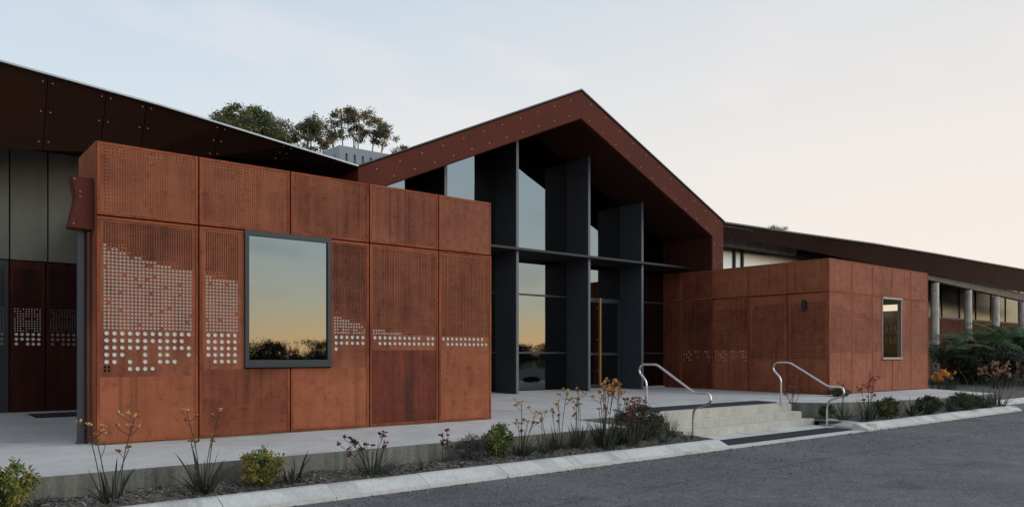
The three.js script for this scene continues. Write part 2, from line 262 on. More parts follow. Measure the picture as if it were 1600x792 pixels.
{
  const r = RNG(91), g = new THREE.IcosahedronGeometry(.011, 0), m = S({ color: 0xffffff, roughness: 1 }), n = 2600, im = new THREE.InstancedMesh(g, m, n), mt = new THREE.Matrix4(), q = new THREE.Quaternion(), e = new THREE.Euler(), c = new THREE.Color();
  for (let i = 0; i < n; i++) { const x = -2 + 27 * r(), d = Math.pow(r(), 2.6) * 2.2, z = 7.47 - d, s = .3 + .8 * r(); e.set(r() * 3, r() * 6, r() * 3); q.setFromEuler(e); mt.compose(new THREE.Vector3(x, .004, -z), q, new THREE.Vector3(s * (1 + r()), s * .6, s)); im.setMatrixAt(i, mt); const v = r() < .35 ? .28 : .07 + .08 * r(); c.setRGB(v, v * .93, v * .82); im.setColorAt(i, c); }
  im.name = 'road_grit'; im.userData = { kind: 'stuff', label: 'fine grit and leaf crumbs washed along the roadside kerb', category: 'grit' }; im.castShadow = im.receiveShadow = true; scene.add(im);
}
// ------------------------------------------------------------------ perforated sheet builder
const TAU = Math.PI * 2, PIT = .088;
function ringTris(out, cx, cy, h, r, n) {       // square of half side h with an n-sided hole
  const P = []; for (let i = 0; i < n; i++) { const a = TAU * (i + (n === 4 ? .5 : 0)) / n, c = Math.cos(a), s = Math.sin(a), k = h / Math.max(Math.abs(c), Math.abs(s)); P.push([cx + c * k, cy + s * k, cx + c * r, cy + s * r]); }
  for (let i = 0; i < n; i++) { const a = P[i], b = P[(i + 1) % n]; out.push(a[0], a[1], b[0], b[1], b[2], b[3], a[0], a[1], b[2], b[3], a[2], a[3]); }
}
const rect = (out, a, b, c, d) => { if (b - a > 1e-5 && d - c > 1e-5) out.push(a, c, b, c, b, d, a, c, b, d, a, d); };
// place: 'front' (u = X) at depth z, or 'side' (u = depth, facing -X) at X = z
function place2D(arr, place, at, d) {
  const n = arr.length / 2, P = new Float32Array(n * 3);
  for (let i = 0; i < n; i += 3) for (let k = 0; k < 3; k++) {
    const s = place === 'side' ? i + 2 - k : i + k, u = arr[s * 2], v = arr[s * 2 + 1], o = (i + k) * 3;
    if (place === 'front') { P[o] = u; P[o + 1] = v; P[o + 2] = -(at + d); } else { P[o] = at + d; P[o + 1] = v; P[o + 2] = -u; }
  }
  const g = new THREE.BufferGeometry(); g.setAttribute('position', new THREE.BufferAttribute(P, 3)); g.computeVertexNormals(); return g;
}
// rects: list of [u0,u1,v0,v1, typeFn|null]; types 0 solid, 1 small dark, 2 medium pale, 3 large pale, 4 medium dark, 5 small large-bore dark
function sheet(parent, place, at, rects, mat, opt = {}) {
  const out = [], pale = [], lips = [], lows = []; const lip = .035;
  for (const [u0, u1, v0, v1, fn, , low] of rects) {
    if (low) { const o = []; rect(o, u0, u1, v0, v1); lows.push([o, low]); } else if (!fn) rect(out, u0, u1, v0, v1);
    else {
      const mg = opt.margin ?? .046, nc = Math.floor((u1 - u0 - 2 * mg) / PIT), nr = Math.floor((v1 - v0 - 2 * mg) / PIT), a = u0 + (u1 - u0 - nc * PIT) / 2, b = v0 + (v1 - v0 - nr * PIT) / 2;
      rect(out, u0, a, v0, v1); rect(out, a + nc * PIT, u1, v0, v1); rect(out, a, a + nc * PIT, v0, b); rect(out, a, a + nc * PIT, b + nr * PIT, v1);
      for (let r = 0; r < nr; r++) {
        let run = -1; const y = b + r * PIT;
        for (let c = 0; c <= nc; c++) {
          const x = a + c * PIT, t = c < nc ? fn(x + PIT / 2, y + PIT / 2, c, r, nc, nr) : -1;
          if (t === 0) { if (run < 0) run = x; continue; }
          if (run >= 0) { rect(out, run, x, y, y + PIT); run = -1; }
          if (t < 0) continue;
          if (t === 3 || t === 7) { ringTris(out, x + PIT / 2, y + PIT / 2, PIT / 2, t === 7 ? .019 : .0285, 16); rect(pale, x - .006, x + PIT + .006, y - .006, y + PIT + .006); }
          else if (t === 2 || t === 4) {
            for (let i = 0; i < 2; i++) for (let j = 0; j < 2; j++) {
              const sx = x + PIT * (i + .5) / 2, sy = y + PIT * (j + .5) / 2, over = opt.hill && t === 2 && sy > opt.hill(sx), miss = hsh(c * 2 + i, r * 2 + j, nc) < .06;
              ringTris(out, sx, sy, PIT / 4, over ? .0125 : miss ? .004 : (opt.med ?? .0158), over ? 4 : 8);
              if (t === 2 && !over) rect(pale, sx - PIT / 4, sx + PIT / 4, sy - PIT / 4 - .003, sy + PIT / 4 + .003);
            }
          } else for (let i = 0; i < 3; i++) for (let j = 0; j < 3; j++) ringTris(out, x + PIT * (i + .5) / 3, y + PIT * (j + .5) / 3, PIT / 6, (t === 5 ? .0150 : opt.small ?? .0116), 4);
        }
      }
    }
    for (const u of [u0, u1]) lips.push([u, v0, u, v1]);
    for (const v of [v0, v1]) lips.push([u0, v, u1, v]);
  }
  const F = opt.frame ?? .034, pr = -.007, fb = [];
  if (F) for (const [u0, u1, v0, v1, , sides = 'lrtb'] of rects) {
    const bar = (a, b, c, d) => { rect(fb, a, b, c, d); };
    if (sides.includes('l')) bar(u0, u0 + F, v0, v1); if (sides.includes('r')) bar(u1 - F, u1, v0, v1);
    const ul = sides.includes('l') ? u0 + F : u0, ur = sides.includes('r') ? u1 - F : u1; if (sides.includes('t')) bar(ul, ur, v1 - F, v1); if (sides.includes('b')) bar(ul, ur, v0, v0 + F);
  }
  const g = [place2D(out, place, at, 0)];
  const lq = lips.map(([ua, va, ub, vb]) => place === 'front' ? [[ua, va, -at], [ub, vb, -at], [ub, vb, -at - lip], [ua, va, -at - lip]] : [[at, va, -ua], [at, vb, -ub], [at + lip, vb, -ub], [at + lip, va, -ua]]);
  g.push(quads(lq));
  const p = part('perforated_panel', g, mat, parent, opt.label ? { label: opt.label } : {});
  for (const [o, m] of lows) part('smooth_sheet', place2D(o, place, at, 0), m, p);
  if (fb.length) {
    const q = []; for (let i = 0; i < fb.length; i += 12) { const a = fb[i], c = fb[i + 1], b = fb[i + 4], d = fb[i + 5]; q.push(place === 'front' ? box(a, b, c, d, at + pr, at + .002) : box(at + pr, at + .002, c, d, a, b)); }
    part('panel_frame', q, opt.rim ?? M.rim, p);
  }
  if (pale.length) part('hole_light_backing', place2D(pale, place, at, .014), opt.paleMat ?? M.pale, p);  // added pale sheet, its colour stands for the brightness seen through the holes
  return p;
}
const solidPanel = (parent, place, at, u0, u1, v0, v1, mat) => sheet(parent, place, at, [[u0, u1, v0, v1, null]], mat, { frame: .03, rim: M.rimEven });

// ------------------------------------------------------------------ left pavilion
const J = .010;                                // half joint
{
  const t = thing('corten_pavilion', 'large rust coloured steel pavilion at left with a square mirrored window and white dot perforations', 'building', [5, .42, 11]);
  const Z = 10.43, T = 4.145, B = .46, H = 3.245;
  const xs = [1.985, 3.195, 4.453, 5.71, 6.97, 8.05];
  part('wall', [box(2.05, 7.99, .43, 4.09, Z + .065, 11.5), box(3.3, 7.99, .42, 4.09, 11.5, 16.5)], M.core, t);
  part('roof', [box(2.02, 8.03, 4.09, 4.11, Z + .03, 11.5), box(2.95, 8.03, 4.09, 4.11, 11.5, 16.5)], M.core, t);
  const hill = x => 2.93 - .245 * (x - 2) - .05 * Math.sin((x - 2) * 2.2), big0 = x => x < 5.2 ? mix(1.32, 1.62, (x - 2) / 3.2) : 1.68;
  const upper = (u, v, c, r, nc, nr) => (r === nr - 1) ? (hsh(c, 77, Math.round(u * 3)) < .8 ? 4 : 1) : (c === 0 && u < 3.2 ? 4 : 1);
  const lower = (top2) => (u, v, c, r, nc, nr) => {
    const hx = hill(u);
    if (v < big0(u) - .02) return 0;
    if (v < 1.87) { const k = hsh(c, r, 5); return (u < 3.1 && v < 1.62 && k < .42) || k < .06 ? (u < 3.1 && c === 0 ? 4 : 0) : 3; }
    if (top2 && v < hx + .044) return u > 5.7 && v < 1.95 && u < 6.97 || u < 5.7 ? 2 : 1;
    return 1;
  };
  const lowTop = H - J, lowBot = B;
  const upMats = [M.rust, M.rust, M.rust2, M.rustEven, M.rustEven];
  for (let i = 0; i < 5; i++) sheet(t, 'front', Z, [[xs[i] + J, xs[i + 1] - J, H + J, T, upper]], upMats[i], { small: .0070, med: .0078 });
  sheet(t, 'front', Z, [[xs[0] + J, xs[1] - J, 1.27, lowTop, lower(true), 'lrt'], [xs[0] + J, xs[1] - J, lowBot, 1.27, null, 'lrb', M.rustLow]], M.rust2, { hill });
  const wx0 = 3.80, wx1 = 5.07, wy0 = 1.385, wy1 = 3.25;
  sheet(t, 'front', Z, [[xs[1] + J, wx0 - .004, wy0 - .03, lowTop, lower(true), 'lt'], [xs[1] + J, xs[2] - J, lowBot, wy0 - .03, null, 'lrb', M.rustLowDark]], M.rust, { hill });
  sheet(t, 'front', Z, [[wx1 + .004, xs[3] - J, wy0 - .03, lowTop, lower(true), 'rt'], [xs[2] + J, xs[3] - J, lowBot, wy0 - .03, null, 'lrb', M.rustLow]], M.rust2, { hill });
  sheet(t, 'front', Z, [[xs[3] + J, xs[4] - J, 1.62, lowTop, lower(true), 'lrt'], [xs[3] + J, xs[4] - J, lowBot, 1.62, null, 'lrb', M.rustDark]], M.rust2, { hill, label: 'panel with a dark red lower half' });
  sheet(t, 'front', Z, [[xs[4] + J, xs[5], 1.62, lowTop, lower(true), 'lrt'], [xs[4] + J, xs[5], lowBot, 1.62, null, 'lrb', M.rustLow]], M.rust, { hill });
  part('side_panel', box(1.985, 1.992, .46, T, Z + .01, 11.5), M.rust, t); part('side_panel', box(8.043, 8.05, .46, T, Z + .01, 16.5), M.rust, t);
  part('base_trim', box(2.02, 8.02, .40, .455, Z + .02, Z + .06), M.dark, t);
  part('cover_plate', box(3.30, 3.36, .55, .59, Z - .006, Z + .004), M.rim, t);
  const w = part('window', [box(wx0, wx1, wy1 - .07, wy1, Z - .03, Z + .1), box(wx0, wx1, wy0, wy0 + .09, Z - .03, Z + .1), box(wx0, wx0 + .055, wy0 + .09, wy1 - .07, Z - .03, Z + .1), box(wx1 - .055, wx1, wy0 + .09, wy1 - .07, Z - .03, Z + .1)], M.frame, t);
  part('pane', box(wx0 + .055, wx1 - .055, wy0 + .09, wy1 - .07, Z + .0, Z + .012), M.glass, w);
  part('sill', box(wx0 - .005, wx1 + .005, wy0 - .012, wy0, Z - .06, Z + .06), M.frame, w);
}
// downpipe with its folded rain head
{
  const t = thing('downpipe', 'dark round downpipe under a folded rust steel rain head at the left pavilion corner', 'downpipe', [1.89, .45, 10.72]);
  const p = part('pipe', [cyl(V3(1.885, .44, 10.72), V3(1.885, 3.2, 10.72), .056, .056, 20)], M.pipe, t); part('collar', cyl(V3(1.885, .44, 10.72), V3(1.885, .47, 10.72), .075, .07, 16), M.pipe, p);
  const h = part('rain_head', prism([[1.745, 3.70], [1.98, 3.70], [1.98, 3.075], [1.715, 3.085], [1.785, 3.42], [1.785, 3.50]], 10.52, 10.78), M.fascia, t);
  for (const [x, y] of [[1.77, 3.67], [1.83, 3.52], [1.83, 3.46], [1.76, 3.13]]) part('bolt', cyl(V3(x, y, 10.53), V3(x, y, 10.508), .008, .008, 8), M.bolt, h);
}
// ------------------------------------------------------------------ right pavilion
{
  const t = thing('corten_pavilion', 'smaller looking rust coloured steel pavilion at right beyond the steps, with a narrow lit window', 'building', [23, .47, 12]);
  const Z = 10.8, X = 20.03, T = 4.2, B = .47, H = 3.29, wpit = 1.252, xs = [0, 1, 2, 3, 4, 5].map(i => X + i * wpit);
  const wx0 = 23.10, wx1 = 24.38, wy0 = 1.41, wy1 = 3.29;
  // hollow room behind the window: slabs, not a block
  part('wall', [box(X + .06, 22.9, .4, 4.14, Z + .06, 16.5), box(24.6, 26.23, .4, 4.14, Z + .06, Z + .2), box(26.1, 26.23, .4, 4.14, Z + .2, 16.5), box(22.9, 24.6, .4, wy0 - .02, Z + .06, Z + .2), box(22.9, 24.6, wy1 + .02, 4.14, Z + .06, Z + .2), box(22.9, 26.1, .4, 1.2, Z + .2, 16.5), box(22.9, 26.1, 3.6, 4.14, Z + .2, 16.5), box(22.9, 26.1, 1.2, 3.6, 14.0, 16.5)], M.core, t);
  part('roof', box(X + .03, 26.26, 4.14, 4.16, Z + .03, 16.5), M.zinc, t);
  const hillR = x => x < 23 ? 2.98 - .13 * (x - X) : x < 24.9 ? 2.1 : 2.25 + .25 * (x - 24.9);
  for (let i = 0; i < 5; i++) solidPanel(t, 'front', Z, xs[i] + .012, xs[i + 1] - .012, H + .012, T, M.rustEven);
  const lowF = (u, v, c, r) => { if (v < 1.62 || v > hillR(u)) return 0; if (u > 24.3) return 2; return 4; };
  const LT = H - .012;
  sheet(t, 'front', Z, [[xs[0] + .012, xs[1] - .012, B, LT, lowF]], M.rustEven, { med: .0122, rim: M.rimEven, frame: .03 });
  sheet(t, 'front', Z, [[xs[1] + .012, xs[2] - .012, B, LT, lowF]], M.rustEven, { med: .0122, rim: M.rimEven, frame: .03 });
  sheet(t, 'front', Z, [[xs[2] + .012, wx0 - .004, wy0 - .02, LT, lowF, 'lt'], [xs[2] + .012, xs[3] - .012, B, wy0 - .02, null, 'lrb']], M.rustEven, { med: .0122, rim: M.rimEven, frame: .03 });
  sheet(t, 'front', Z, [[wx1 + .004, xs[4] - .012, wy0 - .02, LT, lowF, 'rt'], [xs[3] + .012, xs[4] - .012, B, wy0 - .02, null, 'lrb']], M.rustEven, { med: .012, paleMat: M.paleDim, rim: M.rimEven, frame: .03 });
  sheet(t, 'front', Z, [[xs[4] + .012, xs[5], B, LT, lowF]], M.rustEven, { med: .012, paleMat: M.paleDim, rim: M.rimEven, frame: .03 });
  part('joint_trim', [1, 2, 3, 4].map(i => box(xs[i] - .006, xs[i] + .006, i === 3 ? 3.3 : B, T, Z - .004, Z + .03)).concat([box(X, 26.29, H - .006, H + .006, Z - .005, Z + .02)]), M.rustEven, t);
  // side facing the entrance
  const zs = [Z, 12.06, 13.32, 14.6, 15.86, 16.6];
  const big = (u, v, c, r) => { if (v > 3.02 - .02 * (u - Z) || v < 1.36) return 0; const dots = u > 13.4 && u < 15.9 && v < 1.66; if (dots) return hsh(c, r, 93) < (r % 2 ? .34 : .5) ? 6 : 0; if (u > 15.6) return 0; return v < 1.4 ? 0 : 4; };
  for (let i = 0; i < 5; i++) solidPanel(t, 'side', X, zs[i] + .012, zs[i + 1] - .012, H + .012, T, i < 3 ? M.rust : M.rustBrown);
  for (let i = 0; i < 5; i++) {
    const dotty = i === 2 || i === 3;
    const f = (u, v, c, r) => { const k = big(u, v, c, r); return k === 6 ? 7 : k; };
    sheet(t, 'side', X, [[zs[i] + .012, zs[i + 1] - .012, B, LT, i < 4 ? f : null]], i < 3 ? M.rust : M.rustBrown, { med: .0135, frame: .03 });
  }
  part('corner_trim', box(X - .004, X + .02, B, T + .004, Z - .004, Z + .02), M.rustEven, t);
  part('base_trim', [box(X + .02, 26.25, .38, .465, Z + .02, Z + .06), box(X + .02, X + .06, .38, .465, Z + .06, 16.5)], M.dark, t);
  const w = part('window', [box(wx0, wx1, wy1 - .05, wy1, Z - .04, Z + .1), box(wx0, wx1, wy0, wy0 + .07, Z - .04, Z + .1), box(wx0, wx0 + .035, wy0 + .07, wy1 - .05, Z - .02, Z + .1), box(wx1 - .035, wx1, wy0 + .07, wy1 - .05, Z - .02, Z + .1)], M.bronze, t);
  part('pane', box(wx0 + .035, wx1 - .035, wy0 + .07, wy1 - .05, Z + .02, Z + .024), M.clear, w);
  part('light_box', box(25.98, 26.06, 3.02, 3.22, 11.05, 13.6), M.glow, t);
  const L = new THREE.PointLight(C(1, .85, .62), .22, 0, 2); L.position.set(25.9, 2.95, -12.0); L.castShadow = true; scene.add(L);
}
{ const t = thing('shelf_unit', 'dark shelf unit inside the narrow lit window of the right pavilion', 'shelf', [25.9, 1.2, 12]);
  for (const y of [1.95, 2.28]) part('shelf', box(25.72, 26.08, y - .02, y, 11.1, 13.4), M.bronze, t); for (const z of [11.1, 13.38]) part('upright', box(25.72, 26.08, 1.21, 2.5, z, z + .02), M.fin, t);
  const proto = new THREE.LatheGeometry([[0, 0], [.04, 0], [.042, .13], [.018, .17], [.015, .23], [0, .23]].map(p => new THREE.Vector2(...p)), 10); let first = null;
  for (const [k, y] of [[0, 1.951], [1, 2.281]]) for (let i = 0; i < 9; i++) {
    let b; if (!first) { b = first = new THREE.Mesh(proto, M.bottle); b.castShadow = true; } else b = first.clone();
    b.name = numbered('bottle'); b.position.set(25.82, y, -(11.22 + i * .14)); b.userData = { label: k ? 'amber bottle standing on the upper shelf behind the narrow lit window' : 'amber bottle standing on the lower shelf behind the narrow lit window', category: 'bottle', group: k ? 'bottles on the upper shelf' : 'bottles on the lower shelf' }; scene.add(b);
  }
}
{ const t = thing('wall_lamp', 'small black up and down wall lamp on the side of the right pavilion', 'lamp', [20.03, 2.92, 11.5]);
  part('lamp_body', cyl(V3(19.94, 2.78, 11.5), V3(19.94, 3.08, 11.5), .05, .05, 16), M.dark, t); part('bracket', box(19.96, 20.03, 2.88, 2.98, 11.47, 11.53), M.dark, t); part('back_plate', box(20.018, 20.03, 2.82, 3.04, 11.44, 11.56), M.dark, t); }

// ------------------------------------------------------------------ gabled entrance hall
const GZ = 14.63, GG = 16.55, AX = 14.31;
const soffitY = x => x < AX ? 7.82 - (AX - x) * .4415 : 7.82 - (x - AX) * .4475;
{
  const t = thing('entrance_hall', 'tall gabled entrance hall with rust steel portal frame and dark vertical fins', 'building', [14.3, .55, 16]);
  // portal: two rakes and two legs, each its own folded cladding piece
  part('rake_cladding', prism([[7.75, 5.50], [AX, 8.53], [AX, 7.82], [8.40, 5.21], [7.75, 4.92]], GZ, 17.2), M.fascia, t);
  part('rake_cladding', prism([[AX + .003, 8.53], [20.59, 5.75], [20.03, 5.26], [AX + .003, 7.82]], GZ, 17.2), M.fascia, t);
  part('leg_cladding', prism([[20.03, 5.257], [20.59, 5.747], [20.59, 4.18], [20.03, 4.18]], GZ, 16.9), M.fascia, t);
  part('leg_cladding', prism([[7.75, 4.917], [8.4, 5.207], [8.4, 4.1], [7.75, 4.1]], GZ, 16.9), M.fascia, t);
  part('soffit', [prism([[8.45, soffitY(8.45) - .004], [AX, 7.816], [AX, 7.796], [8.45, soffitY(8.45) - .024]], GZ + .06, 17.0), prism([[AX, 7.816], [20.02, soffitY(20.02) - .004], [20.02, soffitY(20.02) - .024], [AX, 7.796]], GZ + .06, 17.0)], M.soffit, t);
  part('roof_sheet', prism([[7.7, 5.505], [AX, 8.56], [20.64, 5.76], [20.64, 5.79], [AX, 8.60], [7.7, 5.535]], GZ - .03, 32), M.frame, t);
  part('wall', [box(7.8, 8.3, 0, 5.3, 17, 31), box(20.1, 20.5, 0, 5.6, 17.3, 31), box(8.3, 20.1, 0, 5.2, 31, 31.3)], M.core, t);
  const bolts = []; const bolt = (x, y, z, r = .014) => cyl(V3(x, y, z + .002), V3(x, y, z - .012), r, r, 8);
  for (let i = 0; i < 11; i++) { const f = (i + .5) / 11; bolts.push(bolt(mix(7.9, AX - .1, f), mix(5.50, 8.44, f) - .10, GZ), bolt(mix(8.35, AX - .12, f * .99), mix(5.35, 7.93, f) - .02, GZ), bolt(mix(AX + .1, 20.5, f), mix(8.44, 5.68, f) - .06, GZ), bolt(mix(AX + .05, 20.0, f), mix(7.93, 5.36, f), GZ)); }
  for (const y of [4.5, 5.0]) bolts.push(bolt(20.12, y, GZ), bolt(20.5, y, GZ));
  part('bolts', bolts, M.bolt, t, { kind: 'stuff' });
  // fins: body of two boards, light on the leading edge painted as a paler strip
  for (const [x, top] of [[10.66, 6.19], [12.94, 7.19], [15.61, 7.21], [17.89, 6.19]]) {
    const y0 = deckY(x, 15.62) + .004;
    const f = part('fin', [box(x - .04, x + .04, y0, top, 15.645, 16.54)], M.fin, t);
    part('lit_edge_strip', box(x - .042, x + .042, y0, top + .003, 15.62, 15.645), M.finLitEdge, f);
  }
  part('side_lining', box(20.0, 20.026, 4.2, 5.24, GZ + .02, 16.5), M.soffit, t);
  // glazing
  const cols = [8.32, 10.66, 12.94, 15.61, 16.45, 17.89, 20.02], rows = [.54, 1.61, 3.25, 4.3];
  for (let i = 0; i + 1 < cols.length; i++) {
    const a = cols[i] + .025, b = cols[i + 1] - .025;
    const isDoor = i === 3 || i === 4;
    for (let r = 0; r < 3; r++) {
      if (isDoor && r < 2) continue;
      part('pane', box(a, b, rows[r] + .02, rows[r + 1] - .02, GG, GG + .012), M.glass, t);
    }
    const A = Math.max(4.3, soffitY(a)), Bq = Math.max(4.3, soffitY(b)), pts = [[a, 4.32], [b, 4.32], [b, Bq]]; if (a < AX && b > AX) pts.push([AX, 7.82]); pts.push([a, A]);
    part('pane', prism(pts, GG, GG + .012), M.glass, t);
    if (isDoor) {
      const d = part('door', [box(a, a + .07, .54, 3.24, GG - .03, GG + .03), box(b - .07, b, .54, 3.24, GG - .03, GG + .03), box(a + .07, b - .07, 3.15, 3.24, GG - .03, GG + .03), box(a + .07, b - .07, .54, .66, GG - .03, GG + .03), box(a + .07, b - .07, 1.54, 1.62, GG - .02, GG + .03)], M.fin, t);
      part('pane', box(a + .07, b - .07, .66, 3.15, GG + .035, GG + .045), M.glass, d);
    }
    part('mullion', box(cols[i] - .025, cols[i] + .025, .5, Math.max(4.3, soffitY(cols[i])) - .02, GG - .04, GG + .06), M.fin, t);
  }
  for (const y of [1.61, 3.25, 4.3]) for (const [a, b] of y < 3 ? [[8.34, 15.58], [17.92, 20.0]] : [[8.34, 20.0]]) part('transom', box(a, b, y - .024, y + .024, GG - .034, GG + .05), M.fin, t);
  part('door_handle', [box(16.80, 16.86, .62, 3.27, 16.36, 16.42), ...[1.05, 2.0, 2.95].map(y => box(16.82, 16.84, y, y + .04, 16.42, 16.53))], M.pull, t);
  // flat canopy running through the fins
  part('canopy', prismX([[15.46, 4.30], [15.46, 4.36], [15.7, 4.39], [16.5, 4.42], [16.5, 4.29]], 8.4, 20.0), M.canopy, t);
  part('threshold', box(8.3, 20.0, .4, .535, 16.5, 16.75), M.deck, t);
}
// ------------------------------------------------------------------ left wing
{
  const t = thing('left_wing', 'long low wing at left, sloping dark rust fascia over a concrete porch wall', 'building', [1, .5, 17]);
  const top = x => x < 3.55 ? 6.19 + (1.42 - x) * .089 : 6.01 - (x - 3.55) * .1214, bot = x => Math.min(4.95 + (x - 1.47) * .121, top(x) - .05);
  const js = [-8, -4.6, -2.4, -.3, .92, 2.08, 2.95, 3.6, 4.9, 6.2, 7.75];
  for (let i = 0; i + 1 < js.length; i++) {
    const a = js[i] + .006, b = js[i + 1] - .006, P = (x, k) => k ? [x, bot(x), -15.17] : [x, top(x), -14.63], Q = (x, k) => k ? [x, bot(x) + .02, -15.20] : [x, top(x), -14.68];
    part('fascia_panel', quads([[P(a, 1), P(b, 1), P(b, 0), P(a, 0)], [Q(a, 1), Q(b, 1), Q(b, 0), Q(a, 0)], [P(a, 1), P(b, 1), Q(b, 1), Q(a, 1)], [P(a, 0), P(a, 1), Q(a, 1), Q(a, 0)], [P(b, 0), P(b, 1), Q(b, 1), Q(b, 0)]]), M.wingFasciaShaded, t);
  }
  const bolts = [];
  for (let i = 1; i + 1 < js.length; i++) for (const k of [.08, .47, .88]) for (const d of [-.07, .07]) { const x = js[i] + d, y = mix(top(x), bot(x), k), z = mix(14.63, 15.17, k); bolts.push(cyl(V3(x, y, z + .01), V3(x, y - .01, z - .016), .013, .013, 8)); }
  part('bolts', bolts, M.bolt, t, { kind: 'stuff' });
  const edge = [], P = 12; for (let i = 0; i < P; i++) { const a = mix(-8, 7.72, i / P), b = mix(-8, 7.72, (i + 1) / P); edge.push(prism([[a, top(a) + .005], [b, top(b) + .005], [b, top(b) + .035], [a, top(a) + .035]], 14.57, 14.75)); }
  part('roof_edge', edge, M.zinc, t);
  part('roof_sheet', [prism([[-8, top(-8)], [3.55, top(3.55)], [7.7, top(7.7)], [7.7, top(7.7) + .03], [3.55, top(3.55) + .03], [-8, top(-8) + .03]], 14.75, 30)], M.zinc, t);
  part('ceiling', prism([[-8, top(-8) - .12], [3.55, top(3.55) - .12], [7.7, top(7.7) - .06], [7.7, top(7.7) - .02], [3.55, top(3.55) - .06], [-8, top(-8) - .06]], 15.1, 30), M.soffit, t);
  part('added_shade_slab', box(-8, 6.2, 5.31, 5.34, 15.24, GG + .1), M.soffit, t);  // slab added out of sight to keep sky light off the wall top
  const xs = [-6, -3.4, -.8, 1.75, 2.35, 3.6, 5.2, 7.6];
  for (let i = 0; i + 1 < xs.length; i++) part('concrete_panel', box(xs[i] + .012, xs[i + 1] - .012, 3.28, Math.min(6.4, top(xs[i + 1]) - .13), GG, GG + .15), M.conc, t);
  const px = [-1.8, -1.2, -.6, 0, .58, 1.165, 1.745, 2.315, 2.885, 3.46, 4.03];
  const f = (u, v, c, r) => { if (v > 3.15) return 0; if (v < 1.72) return 0; if (v < 1.98) return hsh(c, r, 31) < .9 ? 3 : 0; if (v < 2.42) return 2; return 1; };
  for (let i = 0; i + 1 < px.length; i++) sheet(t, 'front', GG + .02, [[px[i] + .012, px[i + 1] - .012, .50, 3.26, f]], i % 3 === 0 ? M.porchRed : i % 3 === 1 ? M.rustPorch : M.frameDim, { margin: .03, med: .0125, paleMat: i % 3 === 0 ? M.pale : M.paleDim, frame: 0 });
  part('wall', [box(-6, 7.6, 0, 3.27, GG + .1, GG + .4), box(-6, 7.6, 3.275, 5.4, GG + .155, GG + .4)], M.core, t);
  part('door_sill', box(-1.8, 4.0, .45, .495, GG - .04, GG + .08), M.zinc, t);
}
// ------------------------------------------------------------------ right wing on timber posts
{
  const t = thing('right_wing', 'long low wing at right with a dark sloping eave on round timber posts', 'building', [40, .3, 16]);
  const KX = [20.6, 24.8, 30.5, 36.3, 47.6, 62], KT = [5.72, 5.81, 5.96, 6.04, 6.13, 6.2], top = x => { for (let i = 1; i < 6; i++) if (x <= KX[i]) return mix(KT[i - 1], KT[i], (x - KX[i - 1]) / (KX[i] - KX[i - 1])); return 6.2; }, bot = x => mix(5.45, 5.30, sst(24, 34, x)) - Math.max(0, x - 36) * .018;
  const js = [20.6, 22.8, 25.2, 27.6, 30, 32.4, 34.8, 37.2, 39.6, 42, 44.4, 46.8, 49.2, 51.6, 54, 58, 62];
  for (let i = 0; i + 1 < js.length; i++) {
    const a = js[i] + .004, b = js[i + 1] - .004, P = (x, k, d) => k ? [x, bot(x) + d * .4, -15.2 - d] : [x, top(x), -14.63 - d];
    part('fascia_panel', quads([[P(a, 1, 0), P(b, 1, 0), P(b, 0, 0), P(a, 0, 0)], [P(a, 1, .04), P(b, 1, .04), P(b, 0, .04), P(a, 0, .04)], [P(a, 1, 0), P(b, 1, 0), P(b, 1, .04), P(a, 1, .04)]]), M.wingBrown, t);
  }
  const ed = [], rs = []; for (let i = 0; i + 1 < KX.length; i++) { const a = KX[i], b = KX[i + 1]; ed.push(prism([[a, top(a) + .003], [b, top(b) + .003], [b, top(b) + .05], [a, top(a) + .05]], 14.58, 14.72)); rs.push(prism([[a, top(a) - .06], [b, top(b) - .06], [b, top(b) + .02], [a, top(a) + .02]], 14.75, 30)); }
  part('roof_edge', ed, M.frame, t); part('roof_sheet', rs, M.zinc, t);
  part('soffit', prism([[20.6, 5.62], [30, 5.83], [47.6, 6.0], [62, 6.05], [62, 6.09], [47.6, 6.04], [30, 5.87], [20.6, 5.66]], 15.0, 18), M.soffit, t);
  part('beam', [prism([[30, 5.28], [62, 4.2], [62, 4.72], [38.4, 5.29], [30, 5.5]].map(([x, y]) => [x, x > 30 ? y : y]), 15.34, 15.62)], M.beam, t);
  part('rafter', prism([[20.6, 5.30], [27.0, 5.34], [27.25, 5.74], [20.6, 5.72]], 15.9, 16.1), M.beam, t);
  for (const [x, y] of [[30.55, 5.2], [34.5, 5.08], [38.45, 4.95], [42.37, 4.82], [46.1, 4.68], [50.1, 4.55], [54.1, 4.4]]) part('post', cyl(V3(x, .2, 15.48), V3(x, y, 15.48), .19, .17, 18), M.timber, t);
  // clerestory and long glazed wall
  for (const [a, b] of [[20.6, 23.9], [23.98, 24.4], [24.48, 29.5]]) part('pane', box(a, b, 4.16, 5.6, GG, GG + .012), M.clere, t);
  for (const x of [23.94, 24.44]) part('mullion', box(x - .04, x + .04, 4.16, 5.6, GG - .06, GG + .06), M.fin, t);
  const W = 18.0; for (let x = 26.4; x < 60; x += 2.4) { part('pane', box(x + .03, x + 2.37, 3.62, 5.75, W, W + .012), M.glassDark, t); part('mullion', box(x - .03, x + .03, 3.62, 5.75, W - .04, W + .04), M.fin, t); solidPanel(t, 'front', W - .02, x + .012, x + 2.388, .3, 3.58, M.rustBrown); }
  part('transom', box(26.4, 60, 3.58, 3.66, W - .05, W + .05), M.fin, t); part('wall', [box(20.6, 26.3, 0, 4.15, 16.9, 17.3), box(26.4, 60, 0, 3.6, W + .06, W + .3)], M.core, t);
}
